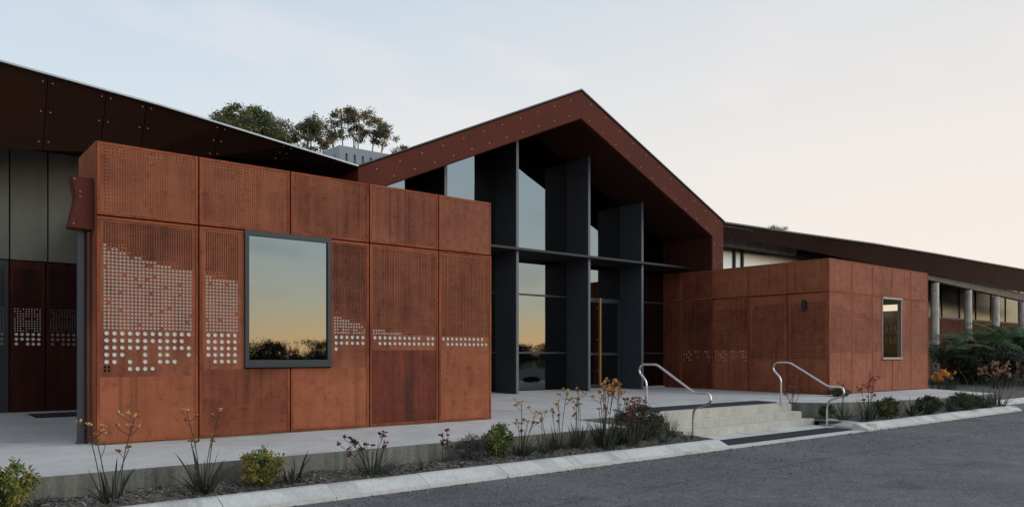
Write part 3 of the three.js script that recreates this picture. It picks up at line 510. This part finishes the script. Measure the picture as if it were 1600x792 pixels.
// rooftop louvre enclosure
{
  const t = thing('rooftop_enclosure', 'pale grey slatted plant enclosure on the roof between the left wing and the gable', 'enclosure', [11.3, 6.2, 21]);
  part('screen_box', box(10.05, 12.75, 5.8, 7.30, 20.05, 22.9), M.screen, t); part('top_rail', [box(9.99, 12.8, 7.3, 7.5, 19.99, 20.06), box(9.99, 10.05, 7.3, 7.5, 20.06, 22.95), box(12.75, 12.8, 7.3, 7.5, 20.06, 22.95), box(10.05, 12.75, 7.3, 7.5, 22.9, 22.95)], M.unit, t);
  for (let i = 0; i < 11; i++) { const x = 9.99 + i * .26; part('slat', box(x, x + .19, 5.8, 7.3, 19.99, 20.05), M.unit, t); }
  for (let i = 1; i < 11; i++) { const z = 19.80 + i * .26; part('slat', box(9.99, 10.045, 5.8, 7.3, z, z + .19), M.unit, t); }
}
// ------------------------------------------------------------------ handrails
function handrail(x, o, label) {
  const t = thing('handrail', label, 'handrail', [x, .43, o[0][1]], 'handrails beside the steps'); delete t.userData.group;
  const pts = o.map(([y, z]) => V3(x, y, z)); const c = new THREE.CurvePath();
  // straight runs with rounded bends
  let prev = pts[0]; for (let i = 1; i < pts.length; i++) { const p = pts[i]; if (i === pts.length - 1) { c.add(new THREE.LineCurve3(prev, p)); break; } const r = Math.min(.09, p.distanceTo(pts[i - 1]) * .45, p.distanceTo(pts[i + 1]) * .45), a = p.clone().lerp(pts[i - 1], r / p.distanceTo(pts[i - 1])), b = p.clone().lerp(pts[i + 1], r / p.distanceTo(pts[i + 1])); c.add(new THREE.LineCurve3(prev, a)); c.add(new THREE.QuadraticBezierCurve3(a, p, b)); prev = b; }
  part('rail', new THREE.TubeGeometry(c, 220, .021, 12), M.steel, t);
  for (const p of [pts[0], pts[pts.length - 1]]) part('flange', cyl(p.clone().setY(p.y - .002), p.clone().setY(p.y + .012), .05, .05, 18), M.steel, t);
}
handrail(11.5, [[.43, 9.94], [1.03, 9.94], [1.22, 10.14], [1.365, 10.08], [1.365, 9.69], [.85, 8.80], [.85, 8.46], [.69, 8.42], [.56, 8.80], [.40, 8.83], [.02, 8.83]], 'brushed steel handrail on the left side of the concrete steps');
handrail(15.6, [[.43, 9.55], [1.02, 9.55], [1.23, 9.76], [1.375, 9.70], [1.375, 9.33], [.87, 8.43], [.87, 8.11], [.70, 8.07], [.57, 8.42], [.42, 8.46], [.014, 8.46]], 'brushed steel handrail on the right side of the concrete steps');

// ------------------------------------------------------------------ plants
function bladeTris(P, Cc, base, az, lean, len, w, droop, col, r) {
  const dir = new THREE.Vector3(Math.cos(az), 0, Math.sin(az)), side = new THREE.Vector3(-dir.z, 0, dir.x).applyAxisAngle(new THREE.Vector3(0, 1, 0), (r() - .5) * 1.6), n = 5; let prev = null, p = base.clone(), ang = lean;
  for (let i = 0; i <= n; i++) {
    const t = i / n, hw = w * .5 * (t < .15 ? .7 : 1) * Math.pow(1 - t, .55) + .0004, a = p.clone().addScaledVector(side, hw), b = p.clone().addScaledVector(side, -hw);
    if (prev) { P.push(...prev[0].toArray(), ...prev[1].toArray(), ...b.toArray(), ...prev[0].toArray(), ...b.toArray(), ...a.toArray()); const k = .75 + .5 * t; for (let q = 0; q < 6; q++) Cc.push(col[0] * k, col[1] * k, col[2] * k); }
    prev = [a, b]; const s = len / n; p = p.clone().addScaledVector(dir, Math.sin(ang) * s); p.y += Math.cos(ang) * s; ang += droop / n;
  }
}
function colored(P, Cc) { const g = new THREE.BufferGeometry(); g.setAttribute('position', new THREE.BufferAttribute(new Float32Array(P), 3)); g.setAttribute('color', new THREE.BufferAttribute(new Float32Array(Cc), 3)); g.computeVertexNormals(); g.setAttribute('uv', new THREE.BufferAttribute(new Float32Array(P.length / 3 * 2), 2)); return g; }
function tint(g, c) { g = flat(g); const n = g.attributes.position.count, a = new Float32Array(n * 3); for (let i = 0; i < n; i++) a.set(c, i * 3); g.setAttribute('color', new THREE.BufferAttribute(a, 3)); return g; }
function strapClump(parent, x, y, z, r, { n = 28, h = .45, w = .026, spread = .09, lean = .6, cols = [[.022, .036, .014], [.035, .045, .02], [.05, .05, .03]], droop = .7 }) {
  const P = [], Cc = [], bias = r() * TAU; n = Math.round(n * (w > .012 ? .72 : 1));
  for (let i = 0; i < n; i++) { const az = r() < .3 ? bias + (r() - .5) * 1.6 : r() * TAU, rr = Math.sqrt(r()) * spread, c = cols[Math.floor(r() * cols.length)], k = .7 + r() * .6; bladeTris(P, Cc, V3(x + Math.cos(az) * rr, y, z - Math.sin(az) * rr), az, lean * r() + .04, h * (.35 + .75 * r()), w * (.7 + .6 * r()), droop * r(), c.map(v => v * k), r); }
  for (let i = 0; i < n * .22; i++) { const az = r() * TAU, k = .6 + .8 * r(); bladeTris(P, Cc, V3(x + Math.cos(az) * spread * .6, y, z - Math.sin(az) * spread * .6), az, 1.0 + .4 * r(), h * (.4 + .4 * r()), w * .6, .6 + .5 * r(), [.15 * k, .12 * k, .085 * k], r); }
  return part('foliage', colored(P, Cc), M.leaf, parent, { keepUV: true });
}
// a kangaroo paw stem: arching stalk, a few side branches, small tubular flowers at the tips
function pawStem(parent, x, y, z, r, { h, dx = 0, dz = 0, col, heads = 4, dryness = 0 }) {
  const b = V3(x, y, z), tip = V3(x + dx, y + h, z + dz), mid = b.clone().lerp(tip, .55); mid.x -= dx * .18 - (r() - .5) * .03;
  const g = [tint(tube([b, mid, tip], .0045, 10, 5), [.045, .03, .018])], fl = [], c = new THREE.CatmullRomCurve3([b, mid, tip]);
  for (let i = 0; i < heads; i++) {
    const t = i === 0 ? 1 : .72 + .25 * r(), p = c.getPoint(t), az = r() * TAU, L = (i === 0 ? .01 : .05 + .09 * r()), e = p.clone().add(new THREE.Vector3(Math.cos(az) * L, L * .8, Math.sin(az) * L));
    if (i) g.push(tint(tube([p, p.clone().lerp(e, .5).add(new THREE.Vector3(0, -.008, 0)), e], .003, 4, 4), [.05, .03, .018]));
    const nf = 4 + Math.floor(r() * 4);
    for (let k = 0; k < nf; k++) { const d = new THREE.Vector3(r() - .5, r() * .7 - .05, r() - .5).normalize(), l = .022 + r() * .022, q = .7 + r() * .6; const cc = r() < .3 ? [.25 * q, .06 * q, .02 * q] : col.map(v => v * q); fl.push(tint(cyl(e.clone().addScaledVector(d, .004), e.clone().addScaledVector(d, l), .0045, .0105, 5), cc)); }
  }
  const s = part('flower_stem', g, M.leaf, parent, { keepUV: true }); part('flower_head', fl, M.leaf, s, { keepUV: true });
}
let pseed = 500;
function paw(x, zd, label, o) {
  const r = RNG(pseed++), y = o.y ?? .14, t = thing('kangaroo_paw', label, 'plant', [x, y, zd]);
  strapClump(t, x, y, zd, r, { n: Math.round((o.n ?? 34) * 1.3), h: (o.h ?? .42) * 1.15, ...o.leaf });
  for (const [dx, hh, heads] of o.stems) pawStem(t, x + (r() - .5) * .06 + dx * .25, y, zd + (r() - .5) * .06, r, { h: hh, dx: dx * .75, dz: (r() - .5) * .12, col: o.col, heads: heads ?? 4 });
  for (let i = 0; i < Math.min(3, o.stems.length); i++) { const q = o.stems[i]; pawStem(t, x + (r() - .5) * .1 + q[0] * .2, y, zd + (r() - .5) * .08, r, { h: q[1] * (.55 + .3 * r()), dx: q[0] * .5 + (r() - .5) * .16, dz: (r() - .5) * .12, col: o.col.map(v => v * .45), heads: 2 }); }
}
function strap(x, zd, label, o = {}) { const r = RNG(pseed++), y = o.y ?? .14, t = thing(o.name ?? 'strap_leaf_plant', label, 'plant', [x, y, zd]); strapClump(t, x, y, zd, r, o); }
// leaf cloud: folded leaf pairs in clumps through an ellipsoid
function leafCloud(P, Cc, c, rad, n, size, r, cols, o = {}) {
  const clumps = o.clumps ?? 14, cc = []; for (let i = 0; i < clumps; i++) { const u = r() * 2 - 1, a = r() * TAU, s = Math.sqrt(1 - u * u), q = .5 + .5 * Math.cbrt(r()); const fl = o.up && u < -.2 ? .5 : 1; cc.push([c.x + rad[0] * s * Math.cos(a) * q, c.y + rad[1] * u * q * fl, c.z + rad[2] * s * Math.sin(a) * q, .6 + r() * .75, cols[Math.floor(r() * cols.length)]]); }
  const g3 = () => (r() + r() + r() - 1.5) * .9, cs = o.cs ?? .42;
  for (let i = 0; i < n; i++) {
    const k = cc[Math.floor(r() * clumps)], p = new THREE.Vector3(k[0] + g3() * rad[0] * cs, k[1] + g3() * rad[1] * cs, k[2] + g3() * rad[2] * cs);
    const d = new THREE.Vector3(r() - .5, (r() - .5) * (o.flat ?? 1) - (o.hang ?? 0), r() - .5).normalize(), s = new THREE.Vector3(r() - .5, r() - .5, r() - .5).cross(d).normalize(), L = size * (.6 + .8 * r()), w = L * (o.asp ?? .42), nrm = s.clone().cross(d).multiplyScalar(w * .25);
    const a = p, b = p.clone().addScaledVector(d, L * .5).addScaledVector(s, w * .5).add(nrm), e = p.clone().addScaledVector(d, L), f = p.clone().addScaledVector(d, L * .5).addScaledVector(s, -w * .5).add(nrm);
    P.push(...a.toArray(), ...b.toArray(), ...e.toArray(), ...a.toArray(), ...e.toArray(), ...f.toArray()); const q = k[3] * (.7 + .6 * r()); for (let z = 0; z < 6; z++) Cc.push(k[4][0] * q, k[4][1] * q, k[4][2] * q);
  }
}
function bush(x, zd, w, h, label, cols, o = {}) {
  const r = RNG(pseed++), y = o.y ?? .14, t = thing(o.name ?? 'shrub', label, 'shrub', [x, y, zd]), P = [], Cc = [];
  leafCloud(P, Cc, V3(x, y + h * .55, zd), [w * .46, h * .44, w * .46], (o.n ?? 900) * 2, (o.size ?? .045) * 1.1, r, cols, { clumps: 60, cs: .26, ...o });
  part('foliage', colored(P, Cc), M.leaf, t, { keepUV: true });
  const g = []; for (let i = 0; i < 9; i++) { const a = r() * TAU, q = .3 * w * r(); g.push(tube([V3(x, y - .02, zd), V3(x + Math.cos(a) * q * .4, y + h * .35, zd + Math.sin(a) * q * .4), V3(x + Math.cos(a) * q, y + h * .8, zd + Math.sin(a) * q)], .006, 6, 4)); } part('stem', g, M.stem, t);
}
const YG = [[.22, .19, .03], [.16, .165, .025], [.10, .13, .02], [.26, .18, .03]], DG = [[.03, .05, .02], [.045, .065, .022], [.06, .075, .03]], GR = [[.11, .10, .09], [.08, .075, .07], [.06, .05, .05]];
const YEL = [.52, .32, .09], ORG = [.50, .24, .09], RED = [.22, .03, .03], CRIM = [.07, .015, .02], PNK = [.30, .11, .12];
// left bed, from the left edge of the picture to the steps
bush(.80, 8.10, .50, .46, 'yellow green shrub at the far left end of the roadside bed', YG, { n: 1000, size: .04 });
strap(1.07, 8.06, 'low dark grassy tuft beside the leftmost yellow green shrub', { n: 40, h: .26, w: .008, lean: 1.0 });
paw(1.66, 8.0, 'kangaroo paw with two yellow flower heads before the first pavilion panel', { col: YEL, n: 30, h: .36, leaf: { w: .03, lean: .8, cols: [[.018, .026, .012], [.028, .034, .018], [.04, .035, .025]] }, stems: [[-.18, .74, 5], [.16, .80, 6]] });
paw(2.49, 7.98, 'kangaroo paw with two thin pale orange flower stems and long splayed leaves', { col: ORG, n: 38, h: .44, leaf: { w: .028, lean: .9, cols: [[.018, .024, .012], [.028, .032, .018], [.045, .035, .028]] }, stems: [[-.2, .84, 4], [.12, .80, 3]] });
bush(3.11, 8.04, .44, .40, 'round yellow green shrub under the square mirrored window', YG, { n: 1000, size: .04 });
strap(3.44, 8.0, 'dark spiky strap leaf clump right of the round yellow green shrub', { n: 30, h: .36, w: .027, lean: .9, cols: [[.02, .022, .016], [.035, .03, .026]] });
paw(4.40, 7.98, 'broad grey green strap plant with dark crimson flower heads', { col: CRIM, n: 60, h: .42, leaf: { w: .022, lean: 1.2, cols: [[.05, .07, .045], [.03, .045, .025], [.07, .085, .06]], spread: .12 }, stems: [[-.34, .32, 5], [-.26, .38, 5], [.18, .48, 3], [-.1, .34, 4]] });
paw(5.55, 8.1, 'thin sprig with three purple brown flower heads near the concrete edge', { col: CRIM, n: 14, h: .16, leaf: { w: .01, lean: 1.4 }, stems: [[-.04, .30, 3], [.03, .36, 4]] });
bush(5.92, 8.08, .42, .36, 'dry grey twiggy plant with dark purple heads left of a green shrub', [...GR, [.05, .025, .03]], { n: 700, size: .05, asp: .14, name: 'twiggy_plant' });
bush(6.40, 8.14, .46, .46, 'bright green shrub in front of the right end of the left pavilion', [[.13, .15, .03], [.08, .12, .025], [.16, .17, .05]], { n: 1100, size: .042 });
paw(6.75, 8.06, 'kangaroo paw with sparse forked stems just right of the bright green shrub', { col: YEL, n: 46, h: .34, leaf: { w: .025, lean: .8 }, stems: [[.02, .74, 4], [.22, .60, 3], [-.08, .5, 3]] });
paw(7.56, 8.2, 'tall kangaroo paw with grey lower leaves and yellow heads leaning right', { col: YEL, n: 36, h: .36, leaf: { w: .025, lean: .7 }, stems: [[.10, .88, 6], [-.04, .72, 3]] });
paw(7.86, 8.12, 'upright kangaroo paw with a dense fan of leaves and close yellow heads', { col: YEL, n: 44, h: .40, leaf: { w: .027, lean: .55 }, stems: [[.0, .86, 5], [.06, .74, 4]] });
paw(8.33, 8.02, 'largest kangaroo paw, crowded with orange yellow flower heads before the doors', { col: [.58, .30, .07], n: 80, h: .46, leaf: { w: .027, lean: .6, spread: .14 }, stems: [[-.10, .92, 7], [.0, .98, 7], [.12, .84, 6], [.22, .95, 8], [.26, 1.0, 7], [-.14, .74, 4]] });
paw(8.88, 8.0, 'dense strap leaf plant with dusty pink flower heads by the dark round shrub', { col: PNK, n: 80, h: .40, leaf: { w: .025, lean: .5, spread: .14 }, stems: [[.04, .66, 6], [.1, .62, 6], [-.06, .70, 5], [.14, .72, 5]] });
bush(10.1, 8.9, .85, .52, 'dark olive shrub at the left end of the steps', [[.04, .042, .022], [.055, .05, .028], [.03, .032, .018]], { n: 1500, size: .045, asp: .35 });
bush(9.75, 8.45, .6, .42, 'dark low shrub behind the pink flowered strap plant', [[.03, .04, .02], [.045, .04, .025]], { n: 1000, size: .045, asp: .35 });
strap(10.9, 8.95, 'fine bright green grass tuft at the foot of the left handrail', { n: 90, h: .52, w: .007, lean: .9, droop: 1.4, cols: [[.07, .10, .02], [.11, .13, .035], [.05, .07, .02]], name: 'grass_tuft' });
strap(9.62, 7.98, 'small dark spiky tuft in the mulch left of the steel rail post', { n: 18, h: .22, w: .025, lean: .6 });
strap(10.34, 8.02, 'tiny dark spiky tuft close to the steel rail post', { n: 14, h: .17, w: .023, lean: .6 });
strap(5.05, 7.96, 'small low strap seedling between the crimson plant and the thin sprig', { n: 12, h: .2, w: .025, lean: 1.1 });
strap(7.12, 8.18, 'low leaning grey strap tuft left of the tall forked kangaroo paws', { n: 26, h: .34, w: .023, lean: 1.1, cols: [[.05, .05, .04], [.03, .034, .022]] });
strap(8.58, 8.2, 'dark strap clump tucked behind the largest kangaroo paw', { n: 40, h: .46, w: .027, lean: .6 });
strap(9.2, 8.12, 'dark strap clump between the pink flowered plant and the olive shrub', { n: 50, h: .44, w: .025, lean: .7 });
strap(10.55, 8.55, 'fine dark grassy clump at the lower left corner of the steps', { n: 60, h: .36, w: .009, lean: 1.0, droop: 1.2 });
strap(2.02, 8.14, 'sparse spiky seedling between the two leftmost kangaroo paws', { n: 10, h: .2, w: .023, lean: .9 });
paw(7.2, 8.06, 'short kangaroo paw with one bare stem left of the tall pair', { col: [.4, .26, .08], n: 22, h: .3, leaf: { w: .023, lean: .8 }, stems: [[-.1, .56, 3]] });
paw(8.66, 8.1, 'slender orange headed kangaroo paw between the crowded one and the pink flowered plant', { col: [.52, .27, .08], n: 30, h: .42, leaf: { w: .02, lean: .6 }, stems: [[.05, .95, 6], [.14, .86, 5]] });
paw(9.35, 8.2, 'kangaroo paw with dull brown heads standing before the dark olive shrub', { col: [.22, .10, .07], n: 34, h: .44, leaf: { w: .02, lean: .6 }, stems: [[-.05, .7, 4], [.1, .62, 4]] });
// right bed
paw(16.05, 8.35, 'feathery green plant with one dark red flower stem near the right kerb corner', { col: RED, n: 60, h: .5, leaf: { w: .009, lean: 1.0 }, stems: [[.1, .74, 3]] });
paw(16.45, 7.98, 'tall reddish kangaroo paw with forked dry stems before the right pavilion', { col: RED, n: 60, h: .5, leaf: { w: .025, lean: .5, spread: .14 }, stems: [[-.1, .72, 5], [-.2, .66, 4], [.1, .92, 4], [.22, .98, 4], [.34, .84, 3]] });
bush(17.35, 8.0, .54, .44, 'rounded olive green shrub under the narrow lit window', [[.07, .085, .02], [.10, .10, .03], [.05, .065, .02]], { n: 1200, size: .05 });
strap(18.5, 7.95, 'thin dark strap tuft between the two olive shrubs of the right bed', { n: 50, h: .52, w: .023, lean: .7 });
bush(19.35, 7.95, .62, .40, 'wide dark green shrub in the middle of the right bed', DG, { n: 1300, size: .05 });
strap(20.7, 7.95, 'dark strap clump beside the wide dark green shrub', { n: 60, h: .5, w: .023, lean: .7 });
bush(21.6, 7.95, .8, .42, 'dark shrub towards the far end of the right bed', DG, { n: 1500, size: .05 });
strap(22.8, 7.95, 'bristling strap clump at the far end of the right bed', { n: 90, h: .56, w: .025, lean: .8, spread: .22 });
strap(23.8, 7.95, 'last dark strap clump beside the rounded kerb end', { n: 80, h: .5, w: .025, lean: .8, spread: .2 });
bush(16.5, 8.95, .4, .26, 'small dark shrub tucked against the end of the steps', DG, { n: 600, size: .04 });
bush(19.6, 10.3, .62, .2, 'low leafy plant at the front corner of the right pavilion', DG, { n: 600, size: .05, y: .44 });
paw(16.15, 9.6, 'wispy dry flower stems beside the right handrail top post', { col: [.16, .08, .08], n: 14, h: .2, y: .42, leaf: { w: .006 }, stems: [[-.2, .3, 4], [.1, .34, 4], [.24, .28, 3], [.0, .36, 3]] });
// garden on the far right
function fern(x, zd, y, len, nf, label, seed) {
  const r = RNG(seed), t = thing('tree_fern', label, 'fern', [x, y, zd]); part('trunk', cyl(V3(x, .1, zd), V3(x, y + .05, zd), .13, .09, 9), M.stem, t);
  for (let f = 0; f < nf; f++) {
    const P = [], Cc = [], az = TAU * f / nf + r() * .4, L = len * (.75 + .4 * r()), col = [.05 + r() * .05, .10 + r() * .06, .045]; let p = V3(x, y, zd), ang = .35 + r() * .75; const d = new THREE.Vector3(Math.cos(az), 0, Math.sin(az)), s = new THREE.Vector3(-d.z, 0, d.x), n = 18;
    for (let i = 0; i < n; i++) {
      const q = p.clone().addScaledVector(d, Math.sin(ang) * L / n); q.y += Math.cos(ang) * L / n; const w = L * .24 * Math.sin(Math.PI * Math.min(1, (i + 2) / n * .9));
      for (const sg of [-1, 1]) for (const hf of [0, .5]) { const a = p.clone().lerp(q, hf), b = p.clone().lerp(q, hf + .32), e = a.clone().lerp(b, .6).addScaledVector(s, sg * w).addScaledVector(d, w * .3); e.y -= w * (.25 + .2 * r()); P.push(...a.toArray(), ...b.toArray(), ...e.toArray()); const k = .7 + .6 * r(); for (let z = 0; z < 3; z++) Cc.push(col[0] * k, col[1] * k, col[2] * k); }
      p = q; ang += 1.35 / n + r() * .02;
    }
    part('frond', colored(P, Cc), M.leaf, t, { keepUV: true });
  }
}
fern(37.6, 13.4, 1.5, 2.7, 22, 'dark arching tree fern in front of the second timber post', 901);
fern(41.0, 13.3, 1.95, 3.0, 26, 'tallest pale green tree fern at the right edge, before the third timber post', 902);
fern(34.6, 13.6, 1.35, 2.1, 18, 'shaded tree fern just past the right pavilion wall', 903);
fern(44.6, 13.2, 1.7, 2.6, 20, 'tree fern cut by the right edge of the picture', 904);
bush(36.3, 12.8, 3.6, 1.9, 'dense dark green shrub under the tree ferns', [[.022, .04, .018], [.035, .05, .022], [.03, .035, .02]], { n: 4500, size: .13, y: .2, clumps: 50 });
bush(41.5, 12.6, 4.0, 2.0, 'dense green shrub at the right edge below the tallest fern', [[.022, .04, .018], [.04, .055, .025], [.05, .06, .03]], { n: 4500, size: .13, y: .2, clumps: 50 });
const flowerBank = (x, zd, w, h, label, cols, n) => {
  const r = RNG(pseed++), t = thing('flowering_plant', label, 'plant', [x, .2, zd]); const fl = [], g = [];
  strapClump(t, x, .2, zd, r, { n: 60, h: h * .9, w: .03, spread: w * .45, lean: .5 });
  for (let i = 0; i < n; i++) { const a = x + (r() - .5) * w, b = zd + (r() - .5) * w * .4, y = .2 + h * (.5 + .55 * r()), c = cols[Math.floor(r() * cols.length)]; g.push(tint(tube([V3(a, .2, b), V3(a + (r() - .5) * .1, y * .6, b), V3(a + (r() - .5) * .2, y, b)], .006, 4, 4), [.04, .04, .02])); for (let k = 0; k < 6; k++) { const d = new THREE.Vector3(r() - .5, r() - .3, r() - .5).normalize(), e = V3(a + (r() - .5) * .2, y + (r() - .5) * .1, b), q = .6 + .8 * r(); fl.push(tint(cyl(e, e.clone().addScaledVector(d, .07), .012, .026, 5), c.map(v => v * q))); } }
  part('flower_stem', g, M.leaf, t, { keepUV: true }); part('flower_head', fl, M.leaf, t, { keepUV: true });
};
flowerBank(29.7, 11.7, 1.1, .75, 'golden yellow flowers glowing beside the right pavilion corner', [[.75, .36, .03], [.6, .22, .02]], 26);
flowerBank(34.0, 11.4, 2.4, 1.0, 'cream and orange flowers in the middle of the far right garden', [[.34, .22, .12], [.32, .13, .05], [.3, .22, .15]], 34);
flowerBank(36.6, 11.2, 1.8, 1.15, 'red flower stems standing between orange flower banks at far right', [[.3, .06, .04], [.4, .1, .05]], 26);
flowerBank(39.2, 11.0, 3.0, 1.2, 'broad bank of orange flowers at the right edge of the garden', [[.36, .12, .04], [.30, .07, .04], [.40, .2, .09]], 70);
// ------------------------------------------------------------------ trees behind the roofs
function tree(name, label, base, H, clusters, seed, cols, size = .3) {
  const r = RNG(seed), [bx, bz] = base, t = thing(name, label, 'tree', [bx, 0, bz]), P = [], Cc = [], g = [];
  const fork = V3(bx, H * .45, bz); g.push(tube([V3(bx, -.1, bz), V3(bx + .3, H * .2, bz), fork], .26, 10, 8));
  for (const [x, y, rx, ry, n] of clusters) {
    const z = bz + (r() - .5) * 2.5; leafCloud(P, Cc, V3(x, y, z), [rx * 1.15, ry * 1.22, rx * 1.15], Math.round(n * 2.5), size * .62, r, cols, { clumps: Math.max(14, Math.round(rx * ry * 30)), cs: .36, hang: .2, asp: .38 });
    const e = V3(x, y - ry * .3, z); g.push(tube([fork, fork.clone().lerp(e, .5).add(new THREE.Vector3((r() - .5) * .6, -.3, 0)), e], .045, 10, 5));
    for (let k = 0; k < 3; k++) g.push(tube([e.clone().lerp(fork, .12), V3(x + (r() - .5) * rx, y, z), V3(x + (r() - .5) * rx * 1.7, y + (r() - .2) * ry, z + (r() - .5) * rx)], .02, 6, 4));
  }
  part('trunk', g, M.bark, t); part('crown', colored(P, Cc), M.leaf, t, { keepUV: true });
}
const EU = [[.12, .15, .06], [.085, .115, .055], [.21, .20, .065], [.14, .14, .07]], EB = [[.15, .15, .075], [.21, .17, .075], [.34, .19, .06], [.11, .12, .06]];
tree('eucalyptus_tree', 'broad dense green gum tree furthest left behind the left roof', [19.0, 50], 18, [[17.5, 16.7, 1.0, .7, 1100], [18.4, 17.2, 1.0, .65, 1300], [19.2, 17.0, 1.0, .7, 1300], [20.2, 16.7, 1.0, .6, 1200], [20.9, 16.3, .75, .5, 600], [18.6, 16.2, 1.6, .6, 900]], 31, EU, .28);
tree('eucalyptus_tree', 'middle gum tree with browning leaves behind the left roof', [22.8, 50], 18, [[22.7, 17.45, .75, .5, 700], [22.1, 16.75, .85, .5, 700], [23.2, 16.55, .85, .5, 650], [24.0, 16.0, .9, .45, 650], [21.7, 15.9, .9, .4, 400]], 32, EB, .26);
tree('eucalyptus_tree', 'tallest airy gum tree beside the rooftop enclosure', [26.3, 50], 19, [[25.2, 18.45, .8, .45, 650], [26.0, 18.3, .95, .55, 900], [24.9, 17.6, .7, .42, 420], [27.6, 18.0, .9, .5, 750], [28.2, 17.4, .75, .5, 500], [26.5, 17.6, .8, .35, 330]], 33, [...EB, [.07, .085, .045]], .26);
tree('eucalyptus_tree', 'small tree top just showing over the right wing roof', [80.9, 50], 16.4, [[80.2, 15.9, 1.0, .55, 260], [81.6, 16.1, 1.1, .6, 300], [82.6, 15.8, .9, .45, 200]], 34, EU, .34);
tree('eucalyptus_tree', 'tiny tree top peeping over the left slope of the gable', [29.3, 50], 16.8, [[29.25, 16.45, .5, .3, 200]], 35, EB, .26);
// wood on the far side of the road, seen mirrored in the windows
{
  const r = RNG(77), P = [], Cc = [];
  for (let i = 0; i < 240; i++) { const x = -60 + i * 1.3 + r() * 2, z = -(105 + r() * 30), h = 2.9 + 2.4 * fbm(x * .05, 1, 9, 4) + (r() < .08 ? .7 : 0); leafCloud(P, Cc, V3(x, h * .45, z), [2.8, h * .55, 2.2], 1000, .34, r, [[.03, .04, .02], [.045, .05, .025]], { clumps: 44, cs: .34 }); }
  const H = [], Hc = []; for (let i = 0; i < 110; i++) leafCloud(H, Hc, V3(-30 + i * 1.1, .95, -(36 + r() * 2)), [1.1, .95, 1.1], 700, .14, r, [[.03, .04, .02], [.04, .045, .025]], { clumps: 14, cs: .4 });
  part('hedge', colored(H, Hc), M.leaf, scene, { keepUV: true, kind: 'stuff', label: 'dark hedge across the road, mirrored low in the windows', category: 'hedge' });
  const m = part('far_wood', colored(P, Cc), M.leaf, scene, { keepUV: true, kind: 'stuff', label: 'dark far wood mirrored along the bottom of the windows', category: 'wood' });
}

// ------------------------------------------------------------------ render
const renderer = new THREE.WebGLRenderer({ antialias: true });
renderer.toneMapping = THREE.LinearToneMapping; renderer.toneMappingExposure = EXPOSURE; renderer.shadowMap.enabled = true;
renderer.setSize(1024, 506);
scene.traverse(o => { if (o.isMesh) { o.castShadow = true; o.receiveShadow = true; } });
renderer.render(scene, camera);
